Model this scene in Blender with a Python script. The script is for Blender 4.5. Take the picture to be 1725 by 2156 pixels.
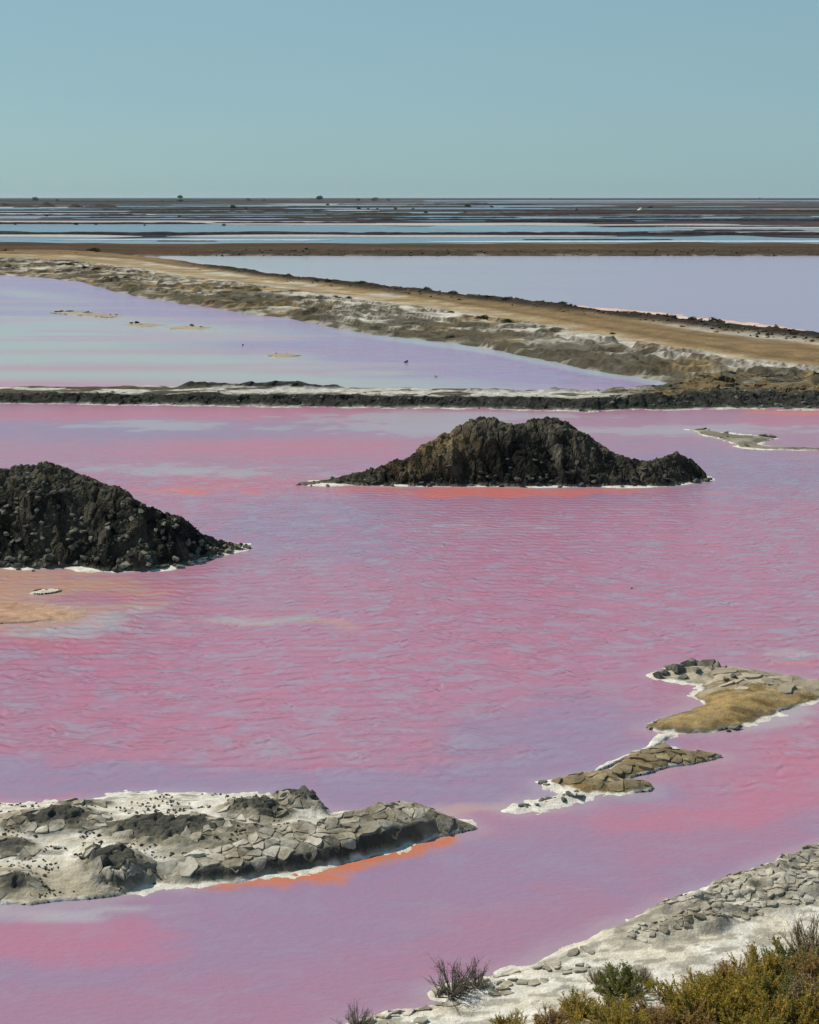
import bpy, math, random
import numpy as np
random.seed(7); np.random.seed(7)
for o in list(bpy.data.objects): bpy.data.objects.remove(o)
SC = bpy.context.scene
COL = SC.collection
R = math.radians

# ------------------------------------------------------------------ camera, sky, sun, exposure
CAM_H = 12.0; FPX = 3219.0; HORIZON = 415.0; W0, H0 = 1725.0, 2156.0
PITCH = math.atan((H0/2 - HORIZON)/FPX)
cam = bpy.data.cameras.new('camera'); camo = bpy.data.objects.new('camera', cam); COL.objects.link(camo)
camo.location = (0, 0, CAM_H); camo.rotation_euler = (math.pi/2 - PITCH, 0, 0)
cam.sensor_fit = 'HORIZONTAL'; cam.sensor_width = 36; cam.lens = 36*FPX/W0
cam.clip_start = 0.5; cam.clip_end = 60000
SC.camera = camo
SC.render.resolution_x = 819; SC.render.resolution_y = 1024

SUN_EL = R(47); SUN_AZ = R(-62)                      # azimuth from +Y (view direction), negative = to the left
sd = (math.cos(SUN_EL)*math.sin(SUN_AZ), math.cos(SUN_EL)*math.cos(SUN_AZ), math.sin(SUN_EL))
world = bpy.data.worlds.new('World'); SC.world = world; world.use_nodes = True
nt = world.node_tree; nt.nodes.clear()
wo = nt.nodes.new('ShaderNodeOutputWorld'); bg = nt.nodes.new('ShaderNodeBackground')
sky = nt.nodes.new('ShaderNodeTexSky'); sky.sky_type = 'NISHITA'; sky.sun_disc = False
sky.sun_elevation = SUN_EL; sky.sun_rotation = SUN_AZ
sky.altitude = 0; sky.air_density = 1.0; sky.dust_density = 0.4; sky.ozone_density = 1.6
hs = nt.nodes.new('ShaderNodeHueSaturation'); hs.inputs['Saturation'].default_value = 0.75
tint = nt.nodes.new('ShaderNodeMix'); tint.data_type = 'RGBA'; tint.blend_type = 'MULTIPLY'
tint.inputs['Factor'].default_value = 1.0
tint.inputs['B'].default_value = (0.66, 0.95, 1.05, 1)
nt.links.new(sky.outputs[0], hs.inputs['Color']); nt.links.new(hs.outputs[0], tint.inputs['A'])
veil = nt.nodes.new('ShaderNodeMix'); veil.data_type = 'RGBA'; veil.inputs['Factor'].default_value = 0.62   # thin even veil of sea haze
tc = nt.nodes.new('ShaderNodeTexCoord'); sx = nt.nodes.new('ShaderNodeSeparateXYZ'); nt.links.new(tc.outputs['Generated'], sx.inputs[0])
vr = nt.nodes.new('ShaderNodeMapRange'); nt.links.new(sx.outputs['Z'], vr.inputs[0])               # the haze thins out upwards
for k_, v_ in enumerate((0.08, 0.75, 0.66, 0.10)): vr.inputs[k_+1].default_value = v_
sn = nt.nodes.new('ShaderNodeTexNoise'); sn.inputs['Scale'].default_value = 2.2; sn.inputs['Detail'].default_value = 3; sm_ = nt.nodes.new('ShaderNodeMapping'); sm_.inputs['Scale'].default_value = (1, 1, 3)
nt.links.new(tc.outputs['Generated'], sm_.inputs[0]); nt.links.new(sm_.outputs[0], sn.inputs['Vector'])
sa = nt.nodes.new('ShaderNodeMath'); sa.operation = 'MULTIPLY_ADD'; nt.links.new(sn.outputs['Fac'], sa.inputs[0]); sa.inputs[1].default_value = 0.5; sa.inputs[2].default_value = -0.25
sb = nt.nodes.new('ShaderNodeMath'); sb.operation = 'ADD'; nt.links.new(sa.outputs[0], sb.inputs[0]); nt.links.new(vr.outputs[0], sb.inputs[1])
nt.links.new(sb.outputs[0], veil.inputs['Factor']); nt.links.new(tint.outputs['Result'], veil.inputs['A']); veil.inputs['B'].default_value = (3.3, 5.05, 5.75, 1)
nt.links.new(veil.outputs['Result'], bg.inputs['Color']); bg.inputs['Strength'].default_value = 0.085
nt.links.new(bg.outputs[0], wo.inputs['Surface'])
sl = bpy.data.lights.new('sun', 'SUN'); sl.energy = 4.9; sl.angle = R(0.53); sl.color = (1.0, 0.93, 0.81)
so = bpy.data.objects.new('sun', sl); COL.objects.link(so); so.location = (-60, 80, 90)
from mathutils import Vector, Matrix
so.rotation_euler = Vector((-sd[0], -sd[1], -sd[2])).to_track_quat('-Z', 'Y').to_euler()
SC.view_settings.view_transform = 'Standard'; SC.view_settings.look = 'None'
SC.view_settings.exposure = 0.0; SC.view_settings.gamma = 1.0; SC.view_settings.use_curve_mapping = False
SC.render.engine = 'CYCLES'

# ------------------------------------------------------------------ photo coordinates -> the place
CP, SP = math.cos(PITCH), math.sin(PITCH)
def ray(px, py):
    u = (np.asarray(px, float) - W0/2)/FPX; v = (H0/2 - np.asarray(py, float))/FPX
    return u, CP + v*SP, -SP + v*CP
def G(px, py, z=0.0):                               # point of the level ground seen at a photo position
    dx, dy, dz = ray(px, py); t = (z - CAM_H)/dz
    return dx*t, dy*t
def P(px, py, Y):                                   # point at depth Y
    dx, dy, dz = ray(px, py); t = Y/dy
    return dx*t, CAM_H + dz*t
def to_px(x, y, z=0.0):
    fz = y*CP - (z - CAM_H)*SP; up = y*SP + (z - CAM_H)*CP
    return W0/2 + FPX*x/fz, H0/2 - FPX*up/fz
def gpoly(pts, z=0.0):
    return np.array([[float(c) for c in G(a, b, z)] for a, b in pts])

# ------------------------------------------------------------------ numpy noise
def h2(ix, iy, s):
    ix = ix.astype(np.int64); iy = iy.astype(np.int64)
    n = (ix*374761393 + iy*668265263 + s*1442695041) & 0x7fffffff
    n = ((n ^ (n >> 13))*1274126177) & 0x7fffffff
    n = ((n ^ (n >> 16))*60493) & 0x7fffffff
    return ((n ^ (n >> 15)) & 0xffff)/65535.0
def vn(x, y, s=0):
    ix, iy = np.floor(x), np.floor(y); fx, fy = x-ix, y-iy
    fx = fx**3*(fx*(fx*6-15)+10); fy = fy**3*(fy*(fy*6-15)+10)
    a, b, c, d = h2(ix, iy, s), h2(ix+1, iy, s), h2(ix, iy+1, s), h2(ix+1, iy+1, s)
    return (a+(b-a)*fx)*(1-fy) + (c+(d-c)*fx)*fy
def fbm(x, y, o=4, s=0, g=0.5):
    r = 0; a = 1.0; t = 0
    for i in range(o):
        r = r + a*vn(x*2**i+17.3*i, y*2**i-9.1*i, s+i*13); t += a; a *= g
    return r/t
def rid(x, y, o=4, s=0):
    r = 0; a = 1.0; t = 0
    for i in range(o):
        n = 1-np.abs(2*vn(x*2**i+5.3*i, y*2**i+3.7*i, s+i*7)-1); r = r + a*n*n; t += a; a *= 0.5
    return r/t
def wor(x, y, s=0):                                  # worley: f1, f2, cell centre, cell hash
    ix, iy = np.floor(x), np.floor(y)
    f1 = np.full(x.shape, 9.0); f2 = np.full(x.shape, 9.0)
    cx = np.zeros(x.shape); cy = np.zeros(x.shape); ch = np.zeros(x.shape)
    for dx in (-1, 0, 1):
        for dy in (-1, 0, 1):
            jx, jy = ix+dx, iy+dy
            qx = jx+0.1+0.8*h2(jx, jy, s+1); qy = jy+0.1+0.8*h2(jx, jy, s+2)
            d = np.hypot(x-qx, y-qy); m = d < f1
            f2 = np.where(m, f1, np.minimum(f2, d))
            cx = np.where(m, qx, cx); cy = np.where(m, qy, cy); ch = np.where(m, h2(jx, jy, s+3), ch)
            f1 = np.where(m, d, f1)
    return f1, f2, cx, cy, ch
def clods(x, y, s=0):                                # tilted chunks with grooves between, about -1..1
    f1, f2, cx, cy, ch = wor(x, y, s)
    tx = (h2(np.floor(cx*97), np.floor(cy*89), s+5)-.5)*2; ty = (h2(np.floor(cx*71), np.floor(cy*53), s+6)-.5)*2
    gr = np.clip((f2-f1)/0.14, 0, 1)
    return (ch-.5)*0.8 + tx*(x-cx)*0.9 + ty*(y-cy)*0.9 - (1-gr)*0.45
def ss(a, b, x):
    t = np.clip((x-a)/(b-a), 0, 1); return t*t*(3-2*t)
def mixc(a, b, w):
    w = np.asarray(w)[..., None]; return np.asarray(a)*(1-w) + np.asarray(b)*w
def sdist(x, y, poly):                               # signed distance to a polygon, + inside
    sh = x.shape; x = x.ravel(); y = y.ravel(); d = np.full(x.shape, 1e9); ins = np.zeros(x.shape, bool)
    n = len(poly)
    for i in range(n):
        ax, ay = poly[i]; bx, by = poly[(i+1) % n]; ex, ey = bx-ax, by-ay
        t = np.clip(((x-ax)*ex+(y-ay)*ey)/(ex*ex+ey*ey+1e-12), 0, 1)
        d = np.minimum(d, (x-ax-t*ex)**2+(y-ay-t*ey)**2)
        c = ((ay > y) != (by > y))
        with np.errstate(divide='ignore', invalid='ignore'):
            ins ^= c & (x < (bx-ax)*(y-ay)/(by-ay if by != ay else 1e-12)+ax)
    return (np.sqrt(d)*np.where(ins, 1, -1)).reshape(sh)

# ------------------------------------------------------------------ objects
def prop(o, label=None, cat=None, group=None, kind=None):
    if label: o['label'] = label
    if cat: o['category'] = cat
    if group: o['group'] = group
    if kind: o['kind'] = kind
    return o
def empty(name, loc):
    o = bpy.data.objects.new(name, None); o.empty_display_size = 0.3; COL.objects.link(o); o.location = loc; return o
def obj(name, me, parent=None, loc=(0, 0, 0)):
    o = bpy.data.objects.new(name, me); COL.objects.link(o); o.location = loc
    if parent: o.parent = parent
    return o
def mesh(name, V, F, mat, col=None, smooth=True, extra=None):
    """V n x 3, F list/array of equal-size faces"""
    me = bpy.data.meshes.new(name); V = np.asarray(V, np.float32); F = np.asarray(F, np.int32)
    k = F.shape[1]; me.vertices.add(len(V)); me.vertices.foreach_set('co', V.ravel())
    me.loops.add(F.size); me.loops.foreach_set('vertex_index', F.ravel())
    me.polygons.add(len(F)); me.polygons.foreach_set('loop_start', np.arange(0, F.size, k, dtype=np.int32))
    me.polygons.foreach_set('use_smooth', np.full(len(F), smooth))
    me.update(calc_edges=True)
    if col is not None:
        a = me.color_attributes.new('Col', 'FLOAT_COLOR', 'POINT'); c = np.ones((len(V), 4), np.float32); c[:, :3] = col
        a.data.foreach_set('color', c.ravel())
    if extra is not None:
        a = me.attributes.new('Rip', 'FLOAT', 'POINT'); a.data.foreach_set('value', np.asarray(extra, np.float32).ravel())
    me.materials.append(mat); return me
def grid_mesh(name, X, Y, Z, keep, mat, col=None, extra=None, org=(0, 0, 0)):
    n, m = X.shape; idx = np.arange(n*m).reshape(n, m)
    q = np.stack([idx[:-1, :-1], idx[:-1, 1:], idx[1:, 1:], idx[1:, :-1]], -1)
    k = keep[:-1, :-1] & keep[:-1, 1:] & keep[1:, 1:] & keep[1:, :-1]
    F = q[k]; used = np.unique(F); mp = np.full(n*m, -1); mp[used] = np.arange(len(used)); F = mp[F]
    V = np.stack([X.ravel(), Y.ravel(), Z.ravel()], -1)[used] - np.array(org)
    c = None if col is None else col.reshape(-1, 3)[used]
    e = None if extra is None else extra.ravel()[used]
    return mesh(name, V, F, mat, c, True, e)
def grid(x0, x1, y0, y1, dx, dy):                    # rows along y, columns along x
    return np.meshgrid(np.arange(x0, x1+dx, dx), np.arange(y0, y1+dy, dy))
class Field:                                         # bilinear lookup on a height grid
    def __init__(s, X, Y, Z): s.x0 = X[0, 0]; s.y0 = Y[0, 0]; s.dx = X[0, 1]-X[0, 0]; s.dy = Y[1, 0]-Y[0, 0]; s.Z = Z
    def __call__(s, x, y):
        u = np.clip((np.asarray(x, float)-s.x0)/s.dx, 0, s.Z.shape[1]-1.001); v = np.clip((np.asarray(y, float)-s.y0)/s.dy, 0, s.Z.shape[0]-1.001)
        i = u.astype(int); j = v.astype(int); u = u-i; v = v-j; Z = s.Z
        return (Z[j, i]*(1-u)+Z[j, i+1]*u)*(1-v) + (Z[j+1, i]*(1-u)+Z[j+1, i+1]*u)*v

# ------------------------------------------------------------------ materials
def newmat(name):
    m = bpy.data.materials.new(name); m.use_nodes = True; t = m.node_tree
    b = t.nodes['Principled BSDF']; return m, t, b
def nd(t, typ, **kw):
    n = t.nodes.new(typ)
    for k, v in kw.items(): setattr(n, k, v)
    return n
def noise(t, vec, scale, detail=4, rough=0.55, dist=0.0):
    n = nd(t, 'ShaderNodeTexNoise'); n.inputs['Scale'].default_value = scale; n.inputs['Detail'].default_value = detail
    n.inputs['Roughness'].default_value = rough; n.inputs['Distortion'].default_value = dist
    if vec is not None: t.links.new(vec, n.inputs['Vector'])
    return n.outputs['Fac']
def mth(t, op, a, b=None, c=None):
    n = nd(t, 'ShaderNodeMath', operation=op)
    for i, v in enumerate((a, b, c)):
        if v is None: continue
        if isinstance(v, (int, float)): n.inputs[i].default_value = v
        else: t.links.new(v, n.inputs[i])
    return n.outputs[0]
def mapr(t, v, a, b, c, d):
    n = nd(t, 'ShaderNodeMapRange'); t.links.new(v, n.inputs[0])
    for i, k in enumerate((a, b, c, d)): n.inputs[i+1].default_value = k
    return n.outputs[0]
def mixrgb(t, fac, a, b, blend='MIX'):
    n = nd(t, 'ShaderNodeMix', data_type='RGBA', blend_type=blend)
    for s, v in (('Factor', fac), ('A', a), ('B', b)):
        if isinstance(v, (int, float)): n.inputs[s].default_value = v
        elif isinstance(v, tuple): n.inputs[s].default_value = (*v, 1)
        else: t.links.new(v, n.inputs[s])
    return n.outputs['Result']
def worldpos(t, scale=(1, 1, 1), rot=0):
    g = nd(t, 'ShaderNodeNewGeometry'); m = nd(t, 'ShaderNodeMapping'); t.links.new(g.outputs['Position'], m.inputs['Vector'])
    m.inputs['Scale'].default_value = scale; m.inputs['Rotation'].default_value = (0, 0, rot); return m.outputs[0]
def bump(t, b, h, dist, strength=1.0):
    n = nd(t, 'ShaderNodeBump'); n.inputs['Distance'].default_value = dist; n.inputs['Strength'].default_value = strength
    t.links.new(h, n.inputs['Height']); t.links.new(n.outputs[0], b.inputs['Normal'])
def vcol(t):
    a = nd(t, 'ShaderNodeAttribute'); a.attribute_name = 'Col'; return a.outputs['Color']

def terrain_mat(name, s, var=0.5, bd=0.03, rough=0.95):
    """vertex colour with mottling and fine relief; s = size of the grain in metres"""
    m, t, b = newmat(name); p = worldpos(t)
    n1 = noise(t, p, 0.35/s, 5, 0.65); n2 = noise(t, p, 2.2/s, 4, 0.6)
    f = mth(t, 'MULTIPLY', mapr(t, n1, .3, .7, 1-var, 1+var*.6), mapr(t, n2, .3, .7, 1-var*.55, 1+var*.45))
    g = nd(t, 'ShaderNodeCombineColor');
    for i in range(3): t.links.new(f, g.inputs[i])
    c = mixrgb(t, 1.0, vcol(t), g.outputs[0], 'MULTIPLY'); t.links.new(c, b.inputs['Base Color'])
    b.inputs['Roughness'].default_value = rough; b.inputs['Specular IOR Level'].default_value = 0.0
    bump(t, b, mth(t, 'ADD', n2, mth(t, 'MULTIPLY', n1, 1.5)), bd); return m
M_NEAR = terrain_mat('near_mud_and_salt', 0.10, 0.30, 0.022)
M_MOUND = terrain_mat('mound_earth', 0.16, 0.6, 0.10)
M_MID = terrain_mat('causeway_earth', 0.8, 0.35, 0.12)
M_FAR = terrain_mat('far_plain_earth', 12.0, 0.5, 0.3)

def solid_mat(name, c1, c2, s=0.15, bd=0.03, rough=0.9, dust=0):
    m, t, b = newmat(name); oi = nd(t, 'ShaderNodeObjectInfo'); p = worldpos(t)
    n1 = noise(t, p, 1/s, 5, 0.65)
    c = mixrgb(t, mapr(t, n1, .3, .7, 0, 1), c1, c2)
    if dust: c = mixrgb(t, mapr(t, noise(t, p, 1.3, 5, .7), .44, .62, 0, dust), c, (.52, .49, .42))
    k = mapr(t, oi.outputs['Random'], 0, 1, 0.7, 1.25); g = nd(t, 'ShaderNodeCombineColor')
    for i in range(3): t.links.new(k, g.inputs[i])
    t.links.new(mixrgb(t, 1.0, c, g.outputs[0], 'MULTIPLY'), b.inputs['Base Color'])
    b.inputs['Roughness'].default_value = rough; b.inputs['Specular IOR Level'].default_value = 0.2
    bump(t, b, noise(t, p, 3.2/s, 4, 0.6), bd*.35); return m
M_ROCK = solid_mat('dark_rock', (0.05, 0.052, 0.045), (0.21, 0.205, 0.16), 0.35, 0.12)
M_ROCK_DARK = solid_mat('charcoal_rock', (0.03, 0.032, 0.03), (0.105, 0.10, 0.08), 0.3, 0.10)
M_CLOD = solid_mat('brown_clod', (0.04, 0.034, 0.026), (0.12, 0.095, 0.06), 0.6, 0.1)
M_PLATE = solid_mat('dried_mud_plate', (0.11, 0.093, 0.062), (0.34, 0.298, 0.215), 0.30, 0.07, dust=.75)
M_PLATE_TAN = solid_mat('tan_mud_plate', (0.10, 0.08, 0.05), (0.30, 0.235, 0.13), 0.30, 0.05)
M_PLATE_PALE = solid_mat('pale_mud_plate', (0.13, 0.113, 0.08), (0.38, 0.34, 0.255), 0.28, 0.06, dust=.7)
M_PLATE_WARM = solid_mat('warm_mud_plate', (0.26, 0.215, 0.145), (0.44, 0.38, 0.28), 0.5, 0.04)

def water_mat(name, sc, amp, fine, rough=0.2, streak=None):
    m, t, b = newmat(name)
    a = nd(t, 'ShaderNodeAttribute'); a.attribute_name = 'Rip'; rip = a.outputs['Fac']
    p1 = worldpos(t, (1.35*sc, 0.85*sc, 1), R(9)); p2 = worldpos(t, (1.5*sc, 1.9*sc, 1), R(-7)); p3 = worldpos(t, (5*sc, 9*sc, 1), R(20)); pe = worldpos(t, (0.8*sc, 1.3*sc, 1), R(-4))
    w1 = noise(t, p1, 1.0, 2.0, 0.5, 0.4); w2 = noise(t, p2, 1.0, 2, 0.5, 0.5); w3 = noise(t, p3, 1.0, 3, 0.6)
    g = nd(t, 'ShaderNodeNewGeometry'); sp = nd(t, 'ShaderNodeSeparateXYZ'); t.links.new(g.outputs['Position'], sp.inputs[0])
    ph = mth(t, 'ADD', mth(t, 'MULTIPLY', sp.outputs['Y'], 12.5*sc), mth(t, 'ADD', mth(t, 'MULTIPLY', w1, 12.0), mth(t, 'MULTIPLY', w2, 2.0)))
    env = mapr(t, noise(t, pe, 1.0, 2, .5), .36, .62, .25, 1.0)
    r1 = mth(t, 'MULTIPLY', mth(t, 'MULTIPLY', mth(t, 'SINE', ph), 0.14), env)
    hsum = mth(t, 'ADD', mth(t, 'MULTIPLY', mth(t, 'ADD', mth(t, 'MULTIPLY', r1, 1.0), mth(t, 'MULTIPLY', w2, 0.12)), rip), mth(t, 'MULTIPLY', w3, fine))
    c = vcol(t)
    # rosier threads of the brine; greyer lilac ones paint in the sky's reflection
    pc = worldpos(t, (1.0*sc, 1.7*sc, 1), R(5)); nc = noise(t, pc, 1.0, 3, 0.55, 0.9)
    rip0 = mth(t, 'MAXIMUM', rip, 0.3)
    c = mixrgb(t, mth(t, 'MULTIPLY', mapr(t, nc, .52, .70, 0, 0.28), rip0), c, (0.55, 0.14, 0.20))
    c = mixrgb(t, mth(t, 'MULTIPLY', mapr(t, nc, .50, .36, 0, 0.46), rip0), c, (0.29, 0.285, 0.36))
    t.links.new(c, b.inputs['Base Color'])
    b.inputs['Roughness'].default_value = rough; b.inputs['IOR'].default_value = 1.34
    bump(t, b, hsum, amp); return m
M_WATER = water_mat('pink_brine', 1.0, 0.12, 0.12, 0.25)
M_WATER_MID = water_mat('lavender_brine', 0.6, 0.14, 0.05)
M_WATER_FAR = water_mat('pan_brine', 0.25, 0.55, 0.1, 0.2)

# ------------------------------------------------------------------ palette (linear albedo)
SALT = np.array([0.64, 0.61, 0.54]); SAND = np.array([0.50, 0.46, 0.37]); MUD = np.array([0.15, 0.135, 0.10])
DMUD = np.array([0.055, 0.055, 0.048]); TAN = np.array([0.36, 0.255, 0.115]); OCHRE = np.array([0.33, 0.24, 0.12])
ROAD = np.array([0.22, 0.155, 0.085]); BROWN = np.array([0.085, 0.062, 0.045])

# ================================================================== the setting
# ------------------------------------------------------------------ ground to the horizon
def ground():
    ys = np.concatenate([np.linspace(-60, 300, 20), np.geomspace(320, 28000, 260)])
    us = np.linspace(-1, 1, 90); X = us[None, :]*(140+ys[:, None].clip(0)*0.62); Y = np.repeat(ys[:, None], 90, 1)
    Z = np.full(X.shape, -0.45)
    n = fbm(X/260, Y/55, 5, 3); n2 = fbm(X/700, Y/160, 4, 9)
    c = mixc((0.05, 0.045, 0.055), (0.10, 0.08, 0.075), ss(.35, .65, n)); c = mixc(c, (0.06, 0.08, 0.065), ss(.5, .7, n2)*.8)
    c = mixc(c, (0.25, 0.24, 0.25), ss(.62, .72, n)*.7)
    o = obj('ground', grid_mesh('ground', X, Y, Z, np.ones(X.shape, bool), M_FAR, c)); prop(o, kind='structure')
ground()

# ------------------------------------------------------------------ far salt pans and the dykes between them
def pan(y0, y1, x0, x1, tint, z=-0.38, seed=0, rag=0.25, salt=False):
    """a long flat pan seen between two photo rows"""
    n = 160; xs = np.linspace(x0, x1, n); m = 7; z = z + 0.0035*(seed % 40)
    gx = np.zeros((m, n)); gy = np.zeros((m, n))
    w = np.minimum(1, np.minimum(xs-x0, x1-xs)/(0.12*(x1-x0))+0.05)**0.6
    mid = (y0+y1)/2 + (vn(xs/300, xs*0+seed, seed)-.5)*(y1-y0)*rag*2; hw = (y1-y0)/2*w*(1-rag+2*rag*vn(xs/110, xs*0+3, seed+4))
    for i in range(m):
        X, Y = G(xs, mid+hw*(1-2*i/(m-1)), z); gx[i] = X; gy[i] = Y
    Z = np.full(gx.shape, z)
    c = np.ones((m, n, 3))*np.array(tint)*(0.85+0.3*fbm(gx/60, gy/40, 3, seed))[..., None]
    mat = M_MID if salt else M_WATER_FAR
    o = obj('salt_crust' if salt else 'water', grid_mesh('pan', gx, gy, Z, np.ones(gx.shape, bool), mat, c, np.full(gx.shape, .9)))
    prop(o, kind='structure')
TEAL = (0.08, 0.16, 0.20); MAUVE = (0.13, 0.12, 0.18); WHT = (0.40, 0.385, 0.37)
# (y0, y1, x0, x1)
for i, a in enumerate([
    (498, 512, -500, 2300, (0.10, 0.20, 0.25)), (472, 489, -500, 1250, TEAL), (474, 487, 900, 2300, (.12, .22, .28)),
    (452, 463, 750, 2300, TEAL), (443, 449, 700, 1400, TEAL), (455, 461, -400, 700, MAUVE), (440, 446, -400, 560, TEAL),
    (446, 451, 250, 900, (.2, .22, .3)), (432, 435.5, 480, 1300, TEAL), (424, 427, 1000, 2100, MAUVE), (428, 431, 600, 1000, TEAL), (421.5, 423.5, 700, 2200, MAUVE)]):
    pan(*a, seed=i)
for i, a in enumerate([
    (494, 499.5, -500, 300, WHT), (494.5, 499, 350, 1300, WHT), (465, 469, -450, 760, WHT), (468.5, 473.5, 420, 1250, WHT), (488, 491.5, 1080, 1900, WHT),
    (471, 474.5, 1100, 1560, WHT), (476, 480, 1380, 2200, WHT), (504, 506, 100, 700, (.5, .55, .6)), (507, 509.5, 900, 2000, (.5, .55, .6)), (435.8, 438, -100, 440, WHT),
    (438.5, 440.5, 1500, 2000, WHT), (441.5, 444, 400, 800, (.45, .45, .46)), (450, 452.5, -200, 330, (.5, .48, .5)), (447.5, 449, 1120, 1420, WHT), (428.5, 430, 560, 900, (.4, .38, .4)),
    (461.5, 463.5, 900, 1380, (.45, .45, .5)), (425.3, 426.4, 1050, 1650, (.4, .38, .4)), (483.5, 485, 1400, 1900, WHT)]):
    pan(*a, z=-0.32, seed=40+i, salt=True)

def far_dyke(yp, x0, x1, h, wid, c, seed=0, sag=0.0):
    """low earth bank running across the pans; yp photo row of its foot"""
    Y0 = float(G(862, yp, -0.4)[1]); ppm = FPX/Y0; X0 = (x0-862.5)/ppm; X1 = (x1-862.5)/ppm
    n = int(min(700, max(60, (X1-X0)/max(0.5, h*.8)))); xs = np.linspace(X0, X1, n); vs = np.linspace(0, 1, 9)
    X = np.repeat(xs[None], 9, 0); Y = Y0+vs[:, None]*wid + (vn(xs/60, xs*0, seed)[None]-.5)*sag + (vn(xs/3, xs*0, seed+2)[None]-.5)*h
    end = np.minimum(1, np.minimum(xs-X0, X1-xs)/(8*h))[None]
    Z = -0.5 + (h+.1)*np.sin(np.pi*vs[:, None])**0.5*(0.7+0.6*fbm(X/(h*7), Y/(h*3), 3, seed))*end
    cc = np.ones((9, n, 3))*np.array(c)*(0.7+0.6*fbm(X/(h*5), Y/2, 3, seed+1))[..., None]
    o = obj('dyke', grid_mesh('dyke', X, Y, Z, np.ones(X.shape, bool), M_MID, cc)); prop(o, kind='structure')
DK = (0.045, 0.04, 0.042)
for i, a in enumerate([(494, -500, 2300, 0.85, 5, DK), (471.5, -400, 460, 0.8, 5, DK), (470.5, 440, 800, 0.7, 4, DK), (467, 1000, 1350, 1.0, 5, DK), (464, 760, 2300, 0.9, 5, DK), (486.5, 1440, 1700, 0.5, 4, DK),
    (459, 180, 660, 0.9, 6, DK), (459, 720, 1100, 0.8, 6, DK), (451, 740, 1300, .7, 5, DK), (448.5, -300, 500, 0.8, 6, DK), (443.5, -300, 700, 1.0, 8, DK), (437.5, 180, 660, 1.4, 10, (.06, .05, .05)),
    (478, 1250, 2200, .45, 4, DK), (438, 1050, 1500, 1.4, 12, BROWN), (447, 1380, 2200, 1.0, 8, DK), (432, 1500, 2300, 1.6, 14, BROWN), (430, -300, 480, 1.6, 14, (.06, .06, .055)),
    (426, 980, 1750, 1.8, 18, (.06, .06, .055)), (423.5, -300, 900, 2.0, 20, (.04, .05, .045)), (420.5, -400, 2300, 2.6, 30, (.03, .042, .035)), (418.5, -400, 2400, 3.6, 40, (.025, .04, .035)), (456, 1300, 1700, .5, 5, DK), (508, 330, 470, .25, 3, DK), (505.5, 1090, 1420, .3, 3, DK)]):
    far_dyke(*a, seed=i*3, sag=6)

rsf = np.random.RandomState(8)
for i in range(46):
    yy = 421+44*rsf.uniform()**.9; x0 = rsf.uniform(-300, 1600); L_ = rsf.uniform(120, 620)
    far_dyke(yy, x0, x0+L_, rsf.uniform(.35, .8)*(1+ (465-yy)/40), 6, [DK, (.05, .045, .05), (.045, .055, .045), (.07, .055, .045)][i % 4], seed=300+i, sag=10)
for i in range(16):
    yy = 424+36*rsf.uniform(); x0 = rsf.uniform(-300, 1500); pan(yy, yy+rsf.uniform(1, 3), x0, x0+rsf.uniform(200, 700), [TEAL, MAUVE, (.07, .11, .15)][i % 3], seed=20+i, z=-.36)

# ------------------------------------------------------------------ the brown dyke across the far end of the ponds
def lin(pts):
    a = np.array(pts, float); return lambda x: np.interp(x, a[:, 0], a[:, 1])
def brown_dyke():
    X, Y = grid(-150, 150, 305, 400, 0.8, 0.6); px, py = to_px(X, Y)
    t = (540-py)/(540-513.)
    edge = ss(0.0, 0.10, t+(fbm(X/3, Y/6, 3, 5)-.5)*.08)
    back = 1-ss(0.90, 1.0, t)
    bank = np.exp(-((t-.16)/.06)**2)*(0.25+0.9*fbm(X/2.2, Y/3, 4, 8))*ss(380, 480, px)
    Z = -0.5 + 0.75*edge*back + 0.75*bank + 0.1*fbm(X/4, Y/6, 3, 2)
    c = mixc((0.10, 0.068, 0.045), (0.06, 0.045, 0.034), fbm(X/20, Y/6, 4, 12)); c = mixc(c, (.14, .10, .06), ss(.5, .7, fbm(X/30, Y/3, 3, 31))*.6)
    c = mixc(c, DMUD*1.0, np.clip(bank*1.6, 0, 1)); c = mixc(c, (.28, .25, .22), (1-ss(0.02, .1, t))*ss(.45, .6, fbm(X/3, Y/4, 3, 77)))
    o = obj('dyke', grid_mesh('brown_dyke', X, Y, Z, (t > -.02) & (t < 1.05), M_MID, c)); prop(o, kind='structure'); return o, Field(X, Y, Z)
BDYKE, BD_F = brown_dyke()

# ------------------------------------------------------------------ causeway with the dirt road
C_LOW = lin([(-400, 548), (-150, 565), (0, 580), (90, 586), (170, 594), (230, 613), (300, 628), (380, 642), (460, 650), (520, 664), (600, 670), (690, 690), (780, 706), (870, 716), (1000, 733), (1080, 748), (1170, 766), (1240, 781), (1340, 796), (1450, 816), (1520, 834), (1600, 845), (1725, 850), (2100, 856)])
C_UP = lin([(-400, 524), (-150, 524), (0, 525), (200, 530), (300, 542), (380, 550), (440, 562), (560, 580), (700, 597), (850, 613), (1000, 630), (1150, 646), (1300, 663), (1500, 686), (1725, 714), (2100, 760)])
C_ROAD = lin([(-400, 533), (0, 534), (150, 537), (300, 549), (420, 566), (560, 585), (700, 603), (860, 624), (1000, 645), (1150, 669), (1300, 698), (1450, 724), (1600, 747), (1725, 764), (2100, 830)])
C_RW = lin([(-400, 4), (0, 5), (300, 7), (560, 8), (860, 11), (1150, 15), (1450, 20), (1725, 25), (2100, 30)])
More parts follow.
